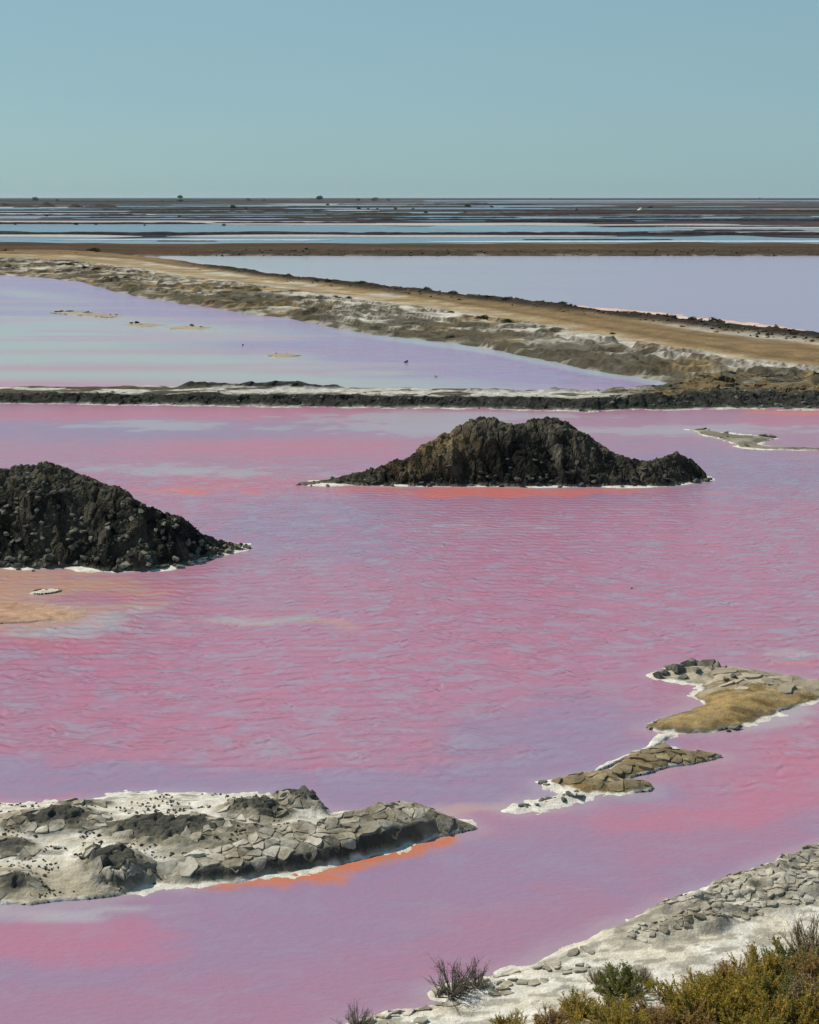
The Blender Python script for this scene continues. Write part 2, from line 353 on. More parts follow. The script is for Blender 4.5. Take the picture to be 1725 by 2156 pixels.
def causeway():
    X, Y = grid(-115, 62, 84, 345, 0.35, 0.42)
    px, py = to_px(X, Y)
    sel = (px > -420) & (px < 2150) & (py > 515) & (py < 905)
    wx = (fbm(X/9, Y/14, 4, 21)-.5)
    lo = C_LOW(px) ; up = C_UP(px); rd = C_ROAD(px); rw = C_RW(px)
    py2 = py + wx*0.22*(lo-up)*ss(-0.02, .2, (lo-py)/(lo-up))*0.25
    mpp = 1.0                                        # work in fractions of the local width
    t = (lo-py2)/(lo-up)                              # 0 pond side, 1 far pond side
    shore = (lo-py)/(lo-up) + (fbm(X/5, Y/9, 4, 41)-.5)*.10
    # stepped mud ledges between shore and road
    n = fbm(X/7+Y/40, Y/9, 5, 61); tr = (lo-py)/(lo-rd)
    ph = tr*5.2 + (fbm(X/8, Y/11, 5, 71)-.5)*5.0 + (fbm(X/1.6, Y/3, 3, 72)-.5)*.7; fr_ = ph-np.floor(ph); led = np.floor(ph)
    hgt_ = .22+.34*h2(led+50, np.floor(X/9+fbm(X/5, Y/5, 2, 3)*2), 5)
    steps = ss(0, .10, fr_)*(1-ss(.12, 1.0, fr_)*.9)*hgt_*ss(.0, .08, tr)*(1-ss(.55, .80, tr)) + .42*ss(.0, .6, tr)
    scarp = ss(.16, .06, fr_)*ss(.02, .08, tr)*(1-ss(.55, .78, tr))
    lumps = np.clip(rid(X/2.2, Y/4.5, 4, 15)-.45, 0, 1)*ss(.05, .2, tr)*(1-ss(.45, .75, tr))
    right = ss(1050, 1550, px)
    Z = -0.22 + 0.26*ss(-.02, .05, shore) + steps + lumps*(.2+.5*right) 
    road_d = np.abs(py2-rd)/rw
    onroad = 1-ss(.75, 1.15, road_d); rut = np.exp(-((road_d-.5)/.16)**2)
    Z = Z*(1-onroad) + onroad*(0.58 - .05*rut)
    # bank of dark clods along the far pond
    bt = (t-.91)/.042
    bank = np.exp(-bt**2)*(0.25+0.9*fbm(X/2.0, Y/3.5, 4, 33))*ss(330, 480, px)
    Z = Z + bank*.62
    bw_ = .06+.10*ss(850, 1400, px); bz = .22*(1-(t-.95)/bw_)-.02; Z = np.where(t > .95, np.minimum(Z, bz)*.7+bz*.3, Z)
    Z += (fbm(X/1.2, Y/2.4, 3, 91)-.5)*.07*(1-onroad)
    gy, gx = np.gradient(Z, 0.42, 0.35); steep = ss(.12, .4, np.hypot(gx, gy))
    c = mixc(OCHRE*.9, SAND*.85, ss(.45, .65, fbm(X/6, Y/4, 5, 101)))
    saltp = ss(.50, .56, fbm(X/9, Y/4, 5, 111)+.05*(h2(led, led*0, 9)-.5)*2)*(1-ss(.62, .85, tr))*ss(.12, .25, tr); c = mixc(c, SALT*.95, saltp*(.75+.25*right))
    c = mixc(c, OCHRE*.9, ss(.6, .8, tr)*(1-ss(.97, 1.1, tr))*.6)
    mud = np.clip(ss(.30, .06, tr)*ss(.35, .55, n) + ss(.44, .62, fbm(X/5, Y/3.5, 4, 131))*(1-ss(.35, .6, tr)) + ss(.1, .5, lumps*2), 0, 1); c = mixc(c, MUD*.62, mud*.92)
    c = mixc(c, mixc(MUD*.75, SALT*.8, ss(.5, .62, fbm(X/2.5, Y/2, 3, 141))), (1-ss(0.01, .07, shore)))
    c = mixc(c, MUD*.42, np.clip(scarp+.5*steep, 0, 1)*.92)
    c = mixc(c, ROAD*(1-.25*rut[..., None]), onroad*.95)
    verge = np.exp(-((t-.80)/.05)**2)*ss(.4, .6, fbm(X/5, Y/4, 3, 151)); c = mixc(c, SALT*.8, verge*.7*(1-onroad))
    c = mixc(c, mixc(DMUD*.6, BROWN*.6, fbm(X/2, Y/2, 3, 161)), np.clip(bank*2.2, 0, 1))
    c = mixc(c, mixc(SALT, (.62, .42, .36), ss(.5, 1.0, (t-.95)/bw_)), ss(.945, .97, t)*ss(480, 700, px))
    c = mixc(c, MUD*.7, ss(1350, 1500, px)*ss(.16, .02, tr)*.8)
    keep = sel & (t < .95+bw_*1.25) & (shore > -.03)
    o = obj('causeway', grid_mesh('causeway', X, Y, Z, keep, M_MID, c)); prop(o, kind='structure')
    return o, Field(X, Y, Z)
CAUSE, CW_F = causeway()

# ------------------------------------------------------------------ front dyke between the mid pond and the near lagoon
D_UP = lin([(-500, 826), (0, 826), (200, 827), (330, 820), (560, 824), (800, 826), (1050, 831), (1200, 832), (1320, 830), (1420, 822), (1500, 812), (1640, 806), (2200, 806)])
D_LOW = lin([(-500, 849), (0, 851), (150, 852), (300, 855), (600, 859), (900, 862), (1050, 864), (1150, 866), (1230, 870), (1320, 866), (1400, 864), (1725, 866), (2200, 868)])
def front_dyke():
    X, Y = grid(-40, 42, 83, 104, 0.12, 0.12); px, py = to_px(X, Y)
    up = D_UP(px)+1; lo = D_LOW(px); t = (lo-py)/(lo-up)+(fbm(X/1.3, Y/1.5, 4, 3)-.5)*.16
    cl = clods(X/0.9, Y/0.9, 4); cl2 = clods(X/.42, Y/.42, 9)
    face = ss(.10, .30, t); Z = -.12 + .13*ss(-.04, .06, t) + .42*face*(.7+.6*fbm(X/4, Y/4, 2, 14))
    rough = np.exp(-((t-.26)/.14)**2)
    Z += rough*(.15*cl+.09*cl2)
    back = np.exp(-((t-.86)/.08)**2)*ss(.38, .6, fbm(X/5, Y/5, 3, 44)); Z += back*(.26+.2*cl)
    right = ss(1180, 1450, px); Z += right*ss(.2, .4, t)*(.16*cl+.10+.12*np.clip(rid(X/3, Y/3, 3, 8), 0, 1))
    Z -= .5*ss(.93, 1.06, t)*(1-ss(1330, 1480, px))
    n = fbm(X/2.5, Y/1.2, 4, 52)
    c = mixc(MUD*.8, SALT*.95, ss(.40, .5, n+.12*ss(300, 1000, px)-.5*ss(1280, 1400, px)-.12*ss(500, 100, px)))
    c = mixc(c, DMUD, np.clip(rough*1.6, 0, 1)); c = mixc(c, DMUD*1.1, np.clip(back*1.8, 0, 1))
    c = mixc(c, mixc(MUD*.75, OCHRE*.7, ss(.4, .6, fbm(X/3, Y/2, 3, 66))), right*ss(.3, .5, t)*.9)
    c = mixc(c, SALT, (1-ss(.05, .13, t)))
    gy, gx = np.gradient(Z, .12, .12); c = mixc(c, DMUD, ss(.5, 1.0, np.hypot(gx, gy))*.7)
    fm_ = grid_mesh('front_dyke', X, Y, Z, (t > -.08) & (t < 1.1), M_MOUND, c); fm_.polygons.foreach_set('use_smooth', np.zeros(len(fm_.polygons), bool)); o = obj('dyke', fm_); prop(o, kind='structure')
    return o, Field(X, Y, Z)
FDYKE, FD_F = front_dyke()

# ------------------------------------------------------------------ ponds
def blob(px, py, cx, cy, rx, ry, ang=0):
    a = R(ang); dx, dy = px-cx, py-cy; u = dx*math.cos(a)+dy*math.sin(a); v = -dx*math.sin(a)+dy*math.cos(a)
    return np.exp(-((u/rx)**2+(v/ry)**2))
PINK = np.array([0.355, 0.17, 0.245]); LAV = np.array([0.265, 0.185, 0.285]); ROSE = np.array([0.44, 0.145, 0.205]); ORNG = np.array([0.50, 0.165, 0.085])
PEACH = np.array([0.43, 0.25, 0.19]); PALE = np.array([0.36, 0.345, 0.37]); GREY = np.array([0.30, 0.33, 0.36]); VIO = np.array([0.30, 0.22, 0.37])
def mid_pond():
    X, Y = grid(-95, 30, 88, 265, 0.5, 0.6); px, py = to_px(X, Y)
    keep = (py < 846) & (py > C_LOW(px)-14) & (px > -450) & (px < 1600)
    n = fbm(X/26, Y/7, 5, 11); n2 = fbm(X/10, Y/3, 4, 17)
    off = py-C_LOW(px)
    c = np.ones(X.shape+(3,))*np.array([0.37, 0.38, 0.35])
    c = mixc(c, VIO*np.array([1.0, .92, 1.0]), (1-ss(40, 110, off+(n-.5)*90))*ss(-30, 20, off+ (px-300)*.02+20)*.95)
    c = mixc(c, VIO*np.array([1.15, .95, .95]), ss(700, 1050, px)*ss(775, 720, py)*.7)
    c = mixc(c, np.array([.42, .25, .33]), ss(.55, .66, n)*.7)
    c = mixc(c, ROSE*1.05, np.clip(blob(px, py, 60, 808, 420, 11)+.8*blob(px, py, 100, 775, 500, 8)+.5*blob(px, py, 700, 783, 200, 5)+.6*blob(px, py, 330, 740, 450, 6), 0, 1)*.75)
    c = mixc(c, np.array([.42, .42, .38]), np.clip(blob(px, py, 380, 690, 260, 14, 3)+.8*blob(px, py, 600, 750, 70, 8)+.7*blob(px, py, 780, 785, 90, 5)+.7*blob(px, py, 60, 620, 120, 10, 6), 0, 1)*.8)
    c = mixc(c, np.array([.38, .45, .5]), ss(12, 3, off)*ss(600, 900, px)*.8)
    c = mixc(c, np.array([.40, .345, .29]), np.clip(blob(px, py, 140, 659, 90, 5, 3)+blob(px, py, 225, 668, 110, 5, 4)+blob(px, py, 350, 688, 130, 8, 2)+blob(px, py, 410, 690, 40, 6)+blob(px, py, 595, 749, 60, 6)+blob(px, py, 790, 786, 70, 4)+.8*blob(px, py, 20, 619, 60, 4), 0, 1)*ss(.3, .6, n2)*.9)
    rip = 0.15 + .5*(1-ss(40, 110, off+(n-.5)*90))
    o = obj('water', grid_mesh('mid_pond', X, Y, X*0, keep, M_WATER_MID, c, rip)); prop(o, kind='structure')
mid_pond()
def right_pond():
    X, Y = grid(-70, 115, 128, 345, 0.9, 1.0); px, py = to_px(X, Y)
    keep = (py > 534) & (py < C_UP(px)+8) & (px > 330) & (px < 2400)
    n = fbm(X/40, Y/16, 4, 21)
    c = mixc([.35, .325, .365], [.325, .265, .375], ss(700, 1500, px+(n-.5)*500)); c = mixc(c, [.33, .34, .33], ss(800, 400, px)*.8)
    c = mixc(c, [.6, .36, .34], ss(14, 3, C_UP(px)-py)*.55)
    o = obj('water', grid_mesh('right_pond', X, Y, X*0-.02, keep, M_WATER_MID, c, np.full(X.shape, .06))); prop(o, kind='structure')
right_pond()

def lagoon():
    X, Y = grid(-48, 48, 10, 98, 0.2, 0.2); px, py = to_px(X, Y)
    wpx = px + (fbm(X/7, Y/5, 4, 3)-.5)*260 + (fbm(X/.9, Y/.9, 2, 63)-.5)*120; wpy = py + (fbm(X/5, Y/6, 5, 5)-.5)*np.clip((py-800)*.16, 8, 110) + (fbm(X/1.1, Y/.6, 2, 65)-.5)*np.clip((py-800)*.05, 3, 45)
    keep = (py > 846) & (py < 2900) & (px > -700) & (px < 2400)
    c = np.ones(X.shape+(3,))*PINK
    brk = fbm(X/1.3, Y/.9, 5, 83, .65)-.5                # filaments along the edges of the colour patches
    def add(col, w, *bl):
        nonlocal c
        s = 0
        for q in bl: s = s + blob(wpx, wpy, *q[:4], q[4] if len(q) > 4 else 0)*(q[5] if len(q) > 5 else 1)
        s = np.clip(s, 0, 1); c = mixc(c, col, (.35*s+.65*ss(.22, .62, s+brk*1.3*ss(.02, .2, s)))*w)
    add(LAV, .9, (300, 905, 500, 22), (1500, 1000, 500, 60), (650, 1110, 260, 70))
    add(LAV, 1.0, (1150, 1540, 260, 60), (400, 1660, 800, 45), (1050, 1640, 300, 45))
    low = ss(1690, 1790, wpy+(wpx-900)*.03); c = mixc(c, LAV*np.array([1.03, .98, .98]), low*.95)
    add(np.array([.315, .17, .25]), .9, (1130, 1960, 420, 90, -12), (700, 2130, 700, 70), (1500, 1760, 200, 40), (100, 2130, 300, 60, 0, .6))
    add(ROSE, .85, (380, 872, 620, 14), (560, 940, 300, 22), (500, 1015, 200, 16), (1700, 885, 130, 20, 0, .8), (900, 965, 120, 14, 0, .3))
    add(ROSE*np.array([.88, 1.1, 1.2]), .45, (1300, 1200, 500, 130), (900, 1400, 600, 110), (250, 1470, 380, 90, 0, .8))
    add(ROSE, .58, (1400, 1712, 170, 26, -8), (1640, 1620, 190, 60, -20), (130, 1960, 230, 55), (1690, 1388, 90, 11), (220, 1352, 260, 20), (330, 1245, 160, 22, 0, .8))
    add(np.array([.58, .16, .12]), .85, (1060, 1034, 380, 9), (1690, 868, 120, 6, 0, .8), (400, 1024, 160, 9, 0, .5), (1690, 1388, 70, 6, 0, .8))
    add(PEACH, .95, (40, 1228, 230, 32), (0, 1215, 180, 20), (640, 1310, 70, 11, 0, .7), (560, 1318, 80, 4, 0, .6))
    add(np.array([.44, .28, .2]), .9, (0, 1285, 230, 45))
    add(PALE, .75, (330, 895, 140, 9), (880, 895, 200, 20), (420, 990, 230, 12), (1480, 905, 300, 11), (960, 875, 260, 7), (1080, 955, 60, 10))
    add(PALE, .8, (110, 1325, 190, 8), (250, 1300, 60, 18), (540, 1312, 160, 9, -3, .6), (1690, 1365, 80, 8), (120, 1910, 260, 14, -3), (1660, 1510, 120, 22, -22, .7), (1020, 1105, 90, 14, 0, .4))
    add(np.array([.45, .3, .27]), .7, (980, 1700, 130, 14))
    # orange brine gathered under the low cliff of the lower island
    ed = lin([(340, 1868), (500, 1852), (620, 1836), (760, 1805), (850, 1782), (930, 1762), (1000, 1752)]); dd = py-ed(px)
    wo_ = np.clip(np.where((px > 340) & (px < 960) & (dd > -25), ss(360, 520, px)*1.0-ss(24, 40, dd+(fbm(X/.7, Y/.6, 5, 19, .7)-.5)*60+ np.abs(px-680)*.05), 0), 0, 1); c = mixc(c, ORNG, wo_*.95)
    # little specks of salt scum
    rip = np.clip(ss(930, 1010, wpy)*(1-ss(1560, 1680, wpy)), 0, 1)*.9 + .22
    rip = rip*(1-.6*np.clip(blob(wpx, wpy, 1150, 1540, 300, 70)+blob(wpx, wpy, 60, 1260, 220, 50)+blob(wpx, wpy, 1060, 1040, 320, 20), 0, 1))
    rip = rip*(1-.85*ss(1640, 1760, wpy))
    rimd = np.full(X.shape, 9.0)
    for pl in (liP, iaP, ibP, icP, shP, ieP, gpoly(CM_B[1:-1]+[(1440, 1000), (1200, 985), (800, 985)]), gpoly(LM_B[:-1]+[(300, 1110), (-300, 1110)])):
        bb = pl; nr = (X > bb[:, 0].min()-2) & (X < bb[:, 0].max()+2) & (Y > bb[:, 1].min()-2) & (Y < bb[:, 1].max()+2)
        rimd[nr] = np.minimum(rimd[nr], -sdist(X[nr], Y[nr], pl))
    wh = .25+.9*fbm(X/1.6, Y/1.6, 4, 23); wh = wh*(1-wo_)
    c = mixc(c, PALE*np.array([1.08, 1.0, .98]), (1-ss(.0, .8, rimd/wh+(fbm(X/.7, Y/.7, 3, 29)-.5)*.7))*.38)
    rip = rip*(.25+.75*ss(.2, 1.6, rimd))
    o = obj('water', grid_mesh('lagoon', X, Y, X*0, keep, M_WATER, c, rip)); prop(o, kind='structure')

# ================================================================== rocks, plates, mounds and islets
def hull_rock(n, seed, flat=0.75):
    import bmesh
    rs = np.random.RandomState(seed); v = rs.uniform(-1, 1, (n, 3)); v /= np.maximum(np.linalg.norm(v, axis=1)[:, None], .55)
    v *= rs.uniform(.7, 1.15, (n, 1)); v *= np.array([1, rs.uniform(.65, .95), flat*rs.uniform(.8, 1.1)])
    bm = bmesh.new()
    for p in v: bm.verts.new(p)
    bmesh.ops.convex_hull(bm, input=bm.verts[:]); 
    for q in [q for q in bm.verts if not q.link_faces]: bm.verts.remove(q)
    me = bpy.data.meshes.new('rock'); bm.to_mesh(me); bm.free(); return me
def rockset(mat, n, k, s, flat=.75):
    L = []
    for i in range(k):
        m = hull_rock(n, s+i, flat); m.materials.append(mat); L.append(m)
    return L
ROCKS = rockset(M_ROCK, 15, 12, 100); DROCKS = rockset(M_ROCK_DARK, 15, 8, 150); CLODS = rockset(M_CLOD, 16, 6, 200, .6)
def put_rock(parent, x, y, z, s, meshes=ROCKS, name='rock', sink=.25, org=None, stretch=None):
    o = obj(name, random.choice(meshes), parent); L = parent.location if parent else Vector((0, 0, 0))
    o.location = (x-L[0], y-L[1], z+s*(.5-sink)-L[2]); st = stretch or (1, 1, 1)
    o.scale = (s*random.uniform(.8, 1.25)*st[0], s*random.uniform(.8, 1.2)*st[1], s*random.uniform(.75, 1.1)*st[2])
    o.rotation_euler = (random.uniform(-.5, .5), random.uniform(-.5, .5), random.uniform(0, 6.28)); return o
def rock_stuff(name, parent, pts, mat, seed):
    """many small stones in one mesh"""
    rs = np.random.RandomState(seed); base = []
    for k in range(4):
        m = hull_rock(9, 300+k); V = np.array([v.co[:] for v in m.vertices]); F = np.array([p.vertices[:] for p in m.polygons]); base.append((V, F)); bpy.data.meshes.remove(m)
    VV = []; FF = []; off = 0; L = np.array(parent.location[:]) if parent else np.zeros(3)
    for (x, y, z, s) in pts:
        V, F = base[rs.randint(4)]; a = rs.uniform(0, 6.28); Rm = np.array([[math.cos(a), -math.sin(a), 0], [math.sin(a), math.cos(a), 0], [0, 0, 1]])
        VV.append((V*s*rs.uniform(.7, 1.2, 3))@Rm.T + np.array([x, y, z+s*.2]) - L); FF.append(F+off); off += len(V)
    o = obj(name, mesh(name, np.concatenate(VV), np.concatenate(FF), mat, smooth=False), parent); prop(o, kind='stuff'); return o

def clip_poly(poly, nx, ny, d):
    out = []
    for i in range(len(poly)):
        a, b = poly[i], poly[(i+1) % len(poly)]; da = a[0]*nx+a[1]*ny-d; db = b[0]*nx+b[1]*ny-d
        if da <= 0: out.append(a)
        if (da < 0 < db) or (db < 0 < da):
            s = da/(da-db); out.append((a[0]+(b[0]-a[0])*s, a[1]+(b[1]-a[1])*s))
    return out
def plates(parent, fld, xr, yr, spacing, test, thick, mat, seed, gap=0.05, name='mud_plate', limit=300, prob=1.0, aspect=1.0, dome=.35):
    """dried mud plates: shrunk voronoi cells with rounded shoulders that lie on the relief"""
    rs = np.random.RandomState(seed); L = parent.location
    xs = np.arange(xr[0], xr[1], spacing*aspect); ys = np.arange(yr[0], yr[1], spacing)
    S = np.array([(x+rs.uniform(-.48, .48)*spacing*aspect, y+rs.uniform(-.48, .48)*spacing) for x in xs for y in ys])
    S = S[(rs.uniform(size=len(S)) < .12+1.25*vn(S[:, 0]/(spacing*2.6), S[:, 1]/(spacing*2.2), seed+1))]
    ok = test(S[:, 0], S[:, 1]); rnd = rs.uniform(size=len(S)); made = []
    for i in np.where(ok & (rnd < prob))[0]:
        p = S[i]; dd = np.hypot(S[:, 0]-p[0], S[:, 1]-p[1]); near = np.argsort(dd)[1:15]; r = spacing*1.3*max(1, aspect)
        poly = [(p[0]-r, p[1]-r), (p[0]+r, p[1]-r), (p[0]+r, p[1]+r), (p[0]-r, p[1]+r)]
        for j in near:
            q = S[j]; nx, ny = q-p; l = math.hypot(nx, ny); nx /= l; ny /= l
            poly = clip_poly(poly, nx, ny, nx*(p[0]+q[0])/2+ny*(p[1]+q[1])/2-gap*spacing*rs.uniform(.3, 1.6))
            if len(poly) < 3: break
        if len(poly) < 4: continue
        A = np.array(poly); c = A.mean(0); per = np.hypot(*(np.roll(A, -1, 0)-A).T).sum(); B = []
        for k in range(len(A)):
            a, b = A[k], A[(k+1) % len(A)]; m_ = max(1, int(round(np.hypot(*(b-a))/per*14)))
            for q in range(m_): B.append(a+(b-a)*((q+.5)/m_ if m_ < 3 else (q+.3)/m_))
        B = np.array(B); n = len(B)
        if n < 5: continue
        w_ = spacing*.45; fq = .9/spacing
        B = B+np.stack([vn(B[:, 0]*fq+7, B[:, 1]*fq, 301)-.5, vn(B[:, 0]*fq, B[:, 1]*fq+3, 302)-.5], 1)*w_+np.stack([vn(B[:, 0]*fq*3, B[:, 1]*fq*3, 303)-.5, vn(B[:, 0]*fq*3, B[:, 1]*fq*3+3, 304)-.5], 1)*w_*.35
        c = B.mean(0); size = np.hypot(*(B.max(0)-B.min(0))); tk = thick*rs.uniform(.4, 1.5)
        r1 = c+(B-c)*.94; tilt = rs.normal(size=2)*.10
        def zz(q, add): return np.asarray(fld(q[:, 0], q[:, 1]))+add+(q-c)@tilt
        V = np.concatenate([np.c_[B, zz(B, 0)-.03-thick], (T_ := np.c_[r1, zz(r1, tk)+rs.normal(size=n)*tk*.15]), T_, [[c[0], c[1], float(fld(c[0], c[1]))+tk*(1+dome)]]])
        o0 = np.array([c[0], c[1], float(fld(c[0], c[1]))]); V = V-o0
        made.append((size, V, n, o0))
    made.sort(key=lambda a: -a[0])
    def faces(n, off=0):
        F = []
        for a in range(n):
            b = (a+1) % n; F += [(off+a, off+b, off+n+b), (off+a, off+n+b, off+n+a)]
        return F+[(off+2*n+a, off+2*n+(a+1) % n, off+3*n) for a in range(n)]
    for k, (size, V, n, o0) in enumerate(made[:limit]):
        me = mesh(name, V, faces(n), mat); me.polygons.foreach_set('use_smooth', np.r_[np.zeros(2*n, bool), np.ones(n, bool)])
        o = obj(name, me, parent); o.location = Vector(o0)-L
    rest = made[limit:]
    if rest:
        VV = []; FF = []; off = 0
        for (size, V, n, o0) in rest:
            FF += faces(n, off); VV.append(V+o0-np.array(L[:])); off += len(V)
        o = obj('small_mud_plates', mesh('small_mud_plates', np.concatenate(VV), FF, mat), parent); prop(o, kind='stuff')
    return len(made)

# ------------------------------------------------------------------ the two heaps of dark earth and stone
def mound(label, ridge, base, kd, res, seed, tanspots, spur=(), rim=.45, bigg=.5):
    rid_ = np.array(ridge, float); bs = np.array(base, float)
    bx, by = G(bs[:, 0], bs[:, 1]); 
    bfun = lambda x: np.interp(x, bx, by)
    # ridge in the place: depth grows with the height of the heap
    z = np.full(len(rid_), 1.5); X = np.zeros(len(rid_)); Y = np.zeros(len(rid_))
    for it in range(12):
        X = rid_[:, 0]*0 + (rid_[:, 0]-W0/2)/FPX*np.where(Y > 1, Y*1.02, by.mean()*1.03)
        Y = bfun(X)+.30+kd*z.clip(.02)
        X, z = P(rid_[:, 0], rid_[:, 1], Y); z = np.clip(z, 0.04, 99)
    x0, x1 = X.min()-1.2, X.max()+1.2; y0 = by.min()-1.2; y1 = (Y+kd*z*1.1).max()+1.2
    GX, GY = grid(x0, x1, y0, y1, res, res)
    wx = GX+(fbm(GX/1.7, GY/1.7, 3, seed)-.5)*.9; wx = np.where((GX > X.min()+.5) & (GX < X.max()-.5), wx, GX)
    zr = np.interp(wx, X, z, 0, 0); yr = np.interp(GX, X, Y); bf = bfun(GX); bb = yr+(.3+kd*np.interp(GX, X, z))*1.05
    inx = np.minimum(ss(X.min()-.3, X.min()+.6, GX), 1-ss(X.max()-.6, X.max()+.3, GX))
    tf = np.where(GY < yr, (yr-GY)/(yr-bf+1e-6), (GY-yr)/(bb-yr+1e-6))
    tf = tf + (fbm(GX/1.1, GY/2.6, 4, seed+5)-.5)*.30*np.clip(tf*1.5, 0, 1)*(1-ss(.85, 1.0, tf))
    prof = np.clip(1-tf, -0.3, 1); prof = np.where(prof > 0, prof**0.92*(1+.10*np.sin(np.pi*prof)), prof)
    Z = zr*prof
    hm = np.clip(zr/1.2, 0, 1)*ss(1.05, .8, tf)
    big = clods(GX/1.3+.3*GY, GY/1.3, seed+20); med = clods(GX/.55, GY/.62, seed+30); sm = clods(GX/.24, GY/.26, seed+40)
    gull = rid(GX/1.7+.35*GY+1.2*fbm(GX/1.5, GY/1.5, 3, seed), GY/2.4-.2*GX, 4, seed+50)
    notridge = 1-.65*np.exp(-(tf/.12)**2)
    Z = Z + hm*notridge*(.26*big + bigg*(gull-.5)*ss(.05, .3, tf)) + np.clip(zr*2, 0, 1)*ss(1.08, .9, tf)*(.11*med+.075*sm)
    for (sx, sy, r_, h_) in spur:
        gx, gy = G(sx, sy); Z = np.maximum(Z, h_*np.clip(1-(((GX-gx)/r_)**2+((GY-gy-.3)/(r_*.8))**2), -1, 1)**1.0 + .12*med+.06*sm)
    Z = np.where(tf > 1.0, np.minimum(Z, .06-(tf-1)*1.2), Z)
    px, py = to_px(GX, GY, Z)
    n = fbm(GX/1.5, GY/1.5, 5, seed+60)
    c = mixc(DMUD*.5, MUD*.6, ss(.42, .70, n)); c = mixc(c, MUD*1.0, ss(.25, .5, med)*.4); c = mixc(c, np.array([.135, .125, .08]), ss(.40, .05, tf)*ss(.38, .6, fbm(GX/.8, GY/.8, 4, seed+66))*.6)
    for (cx, cy, rx, ry, col, w) in tanspots: c = mixc(c, col, blob(px+(n-.5)*120, py+(n-.5)*60, cx, cy, rx, ry)*w)
    c = mixc(c, SAND*.6, (1-ss(.02, .14, Z))*.7)
    org = (float(G(np.mean(bs[:, 0]), 1)[0]*0 + np.interp(.5, [0, 1], [x0, x1])), float(np.mean(by))+.5*kd*float(z.max()), 0.0)
    root = empty('earth_mound', org); prop(root, label, 'mound')
    keep = (Z > -.05) & (inx > .5)
    hm_ = grid_mesh('heap', GX, GY, Z, keep, M_MOUND, c, org=org); hm_.polygons.foreach_set('use_smooth', np.zeros(len(hm_.polygons), bool)); obj('heap', hm_, root)
    # salt rim at the foot
    RX, RY = grid(x0-1.5, x1+1.5, y0-1.2, y1+1.0, .09, .09)
    bfr = bfun(RX)-rim*(.05+1.7*ss(.40, .75, fbm(RX/1.9, RY*0+3, 4, seed+71))); bbr = np.interp(RX, X, Y+(.3+kd*z)*1.05)+.3
    e = np.minimum(np.minimum(RY-bfr, bbr-RY), np.minimum(RX-X.min()-.45, X.max()+.15-RX)*.6)
    RZ = np.clip(e*.12, -.05, .045)+(fbm(RX/.3, RY/.3, 3, seed+2)-.5)*.012
    rc = mixc(SALT*1.05, SAND, ss(.5, .65, fbm(RX/.8, RY/.5, 3, seed+8))*.6)
    obj('salt_rim', grid_mesh('salt_rim', RX, RY, RZ, (e > -.12), M_NEAR, rc, org=org), root)
    return root, Field(GX, GY, Z), (bfun, X, Y, z, tf, GX, GY)

def scatter_rocks(root, fld, info, n, smin, smax, nstuff, seed, lowbias=1.0, ms=None, sm_=None):
    bfun, X, Y, z, tf, GX, GY = info; rs = np.random.RandomState(seed); random.seed(seed); L = []
    tries = 0
    while len(L) < n+nstuff and tries < 60000:
        tries += 1
        x = rs.uniform(X.min()-.2, X.max()+.2); f = bfun(x); r = np.interp(x, X, Y); zr = np.interp(x, X, z)
        u = rs.uniform()**lowbias; y = f-.15+(r-f+.3)*u
        h = float(fld(x, y))
        if h < .0 or rs.uniform() > .25+zr/1.2: continue
        k = rs.uniform()**2.6; s = smin+(smax-smin)*k*(1.15-.75*u)
        L.append((x, y, h, s))
    L.sort(key=lambda a: -a[3])
    for (x, y, h, s) in L[:n]: put_rock(root, x, y, h, s, ms or ROCKS, sink=.3)
    if nstuff: rock_stuff('small_stones', root, [(a, b, c_, d*.8) for a, b, c_, d in L[n:]], sm_ or M_ROCK, seed+1)

CM_R = [(625, 1021), (690, 1010), (760, 990), (850, 962), (890, 938), (920, 917), (960, 896), (1000, 880), (1022, 877), (1050, 884), (1078, 896), (1120, 885), (1165, 879), (1195, 883), (1220, 896), (1245, 915), (1290, 946), (1330, 965), (1375, 968), (1405, 960), (1435, 952), (1455, 962), (1475, 985), (1497, 1012)]
CM_B = [(560, 1021), (690, 1021), (850, 1024), (1100, 1025), (1250, 1025), (1400, 1024), (1440, 1021), (1500, 1012), (1560, 1010)]
cm, cmF, cmI = mound('dark twin-peaked earth mound standing alone in the pink lagoon', CM_R, CM_B, .95, .055, 500,
    [(930, 930, 60, 36, OCHRE*.95, .95), (1000, 895, 60, 18, MUD*1.1, .7), (860, 975, 60, 18, OCHRE*.6, .7), (1160, 893, 70, 14, MUD*1.15, .8), (1140, 930, 18, 40, MUD*1.3, .7), (1300, 985, 16, 26, MUD*1.2, .6)], rim=.2, bigg=.6)
scatter_rocks(cm, cmF, cmI, 80, .04, .20, 420, 11, 2.0, DROCKS, M_ROCK_DARK)
LM_R = [(-330, 1150), (-250, 1105), (-150, 1035), (-60, 998), (0, 984), (50, 977), (95, 968), (150, 985), (200, 1004), (245, 1022), (280, 1044), (320, 1067), (380, 1092), (430, 1117), (470, 1137), (515, 1153)]
LM_B = [(-400, 1186), (-250, 1192), (0, 1194), (50, 1198), (160, 1195), (240, 1206), (330, 1200), (370, 1194), (440, 1174), (520, 1156), (600, 1150)]
lm, lmF, lmI = mound('dark stony mound strewn with boulders at the left edge of the lagoon', LM_R, LM_B, .95, .05, 700,
    [(150, 1075, 40, 60, MUD*1.0, .6), (60, 1010, 80, 24, MUD*.85, .6), (100, 1100, 30, 25, MUD*1.0, .5), (270, 1150, 30, 20, MUD*1.0, .6)], spur=[(290, 1196, .95, .75)], rim=.3)
scatter_rocks(lm, lmF, lmI, 300, .04, .21, 900, 21, 1.2)
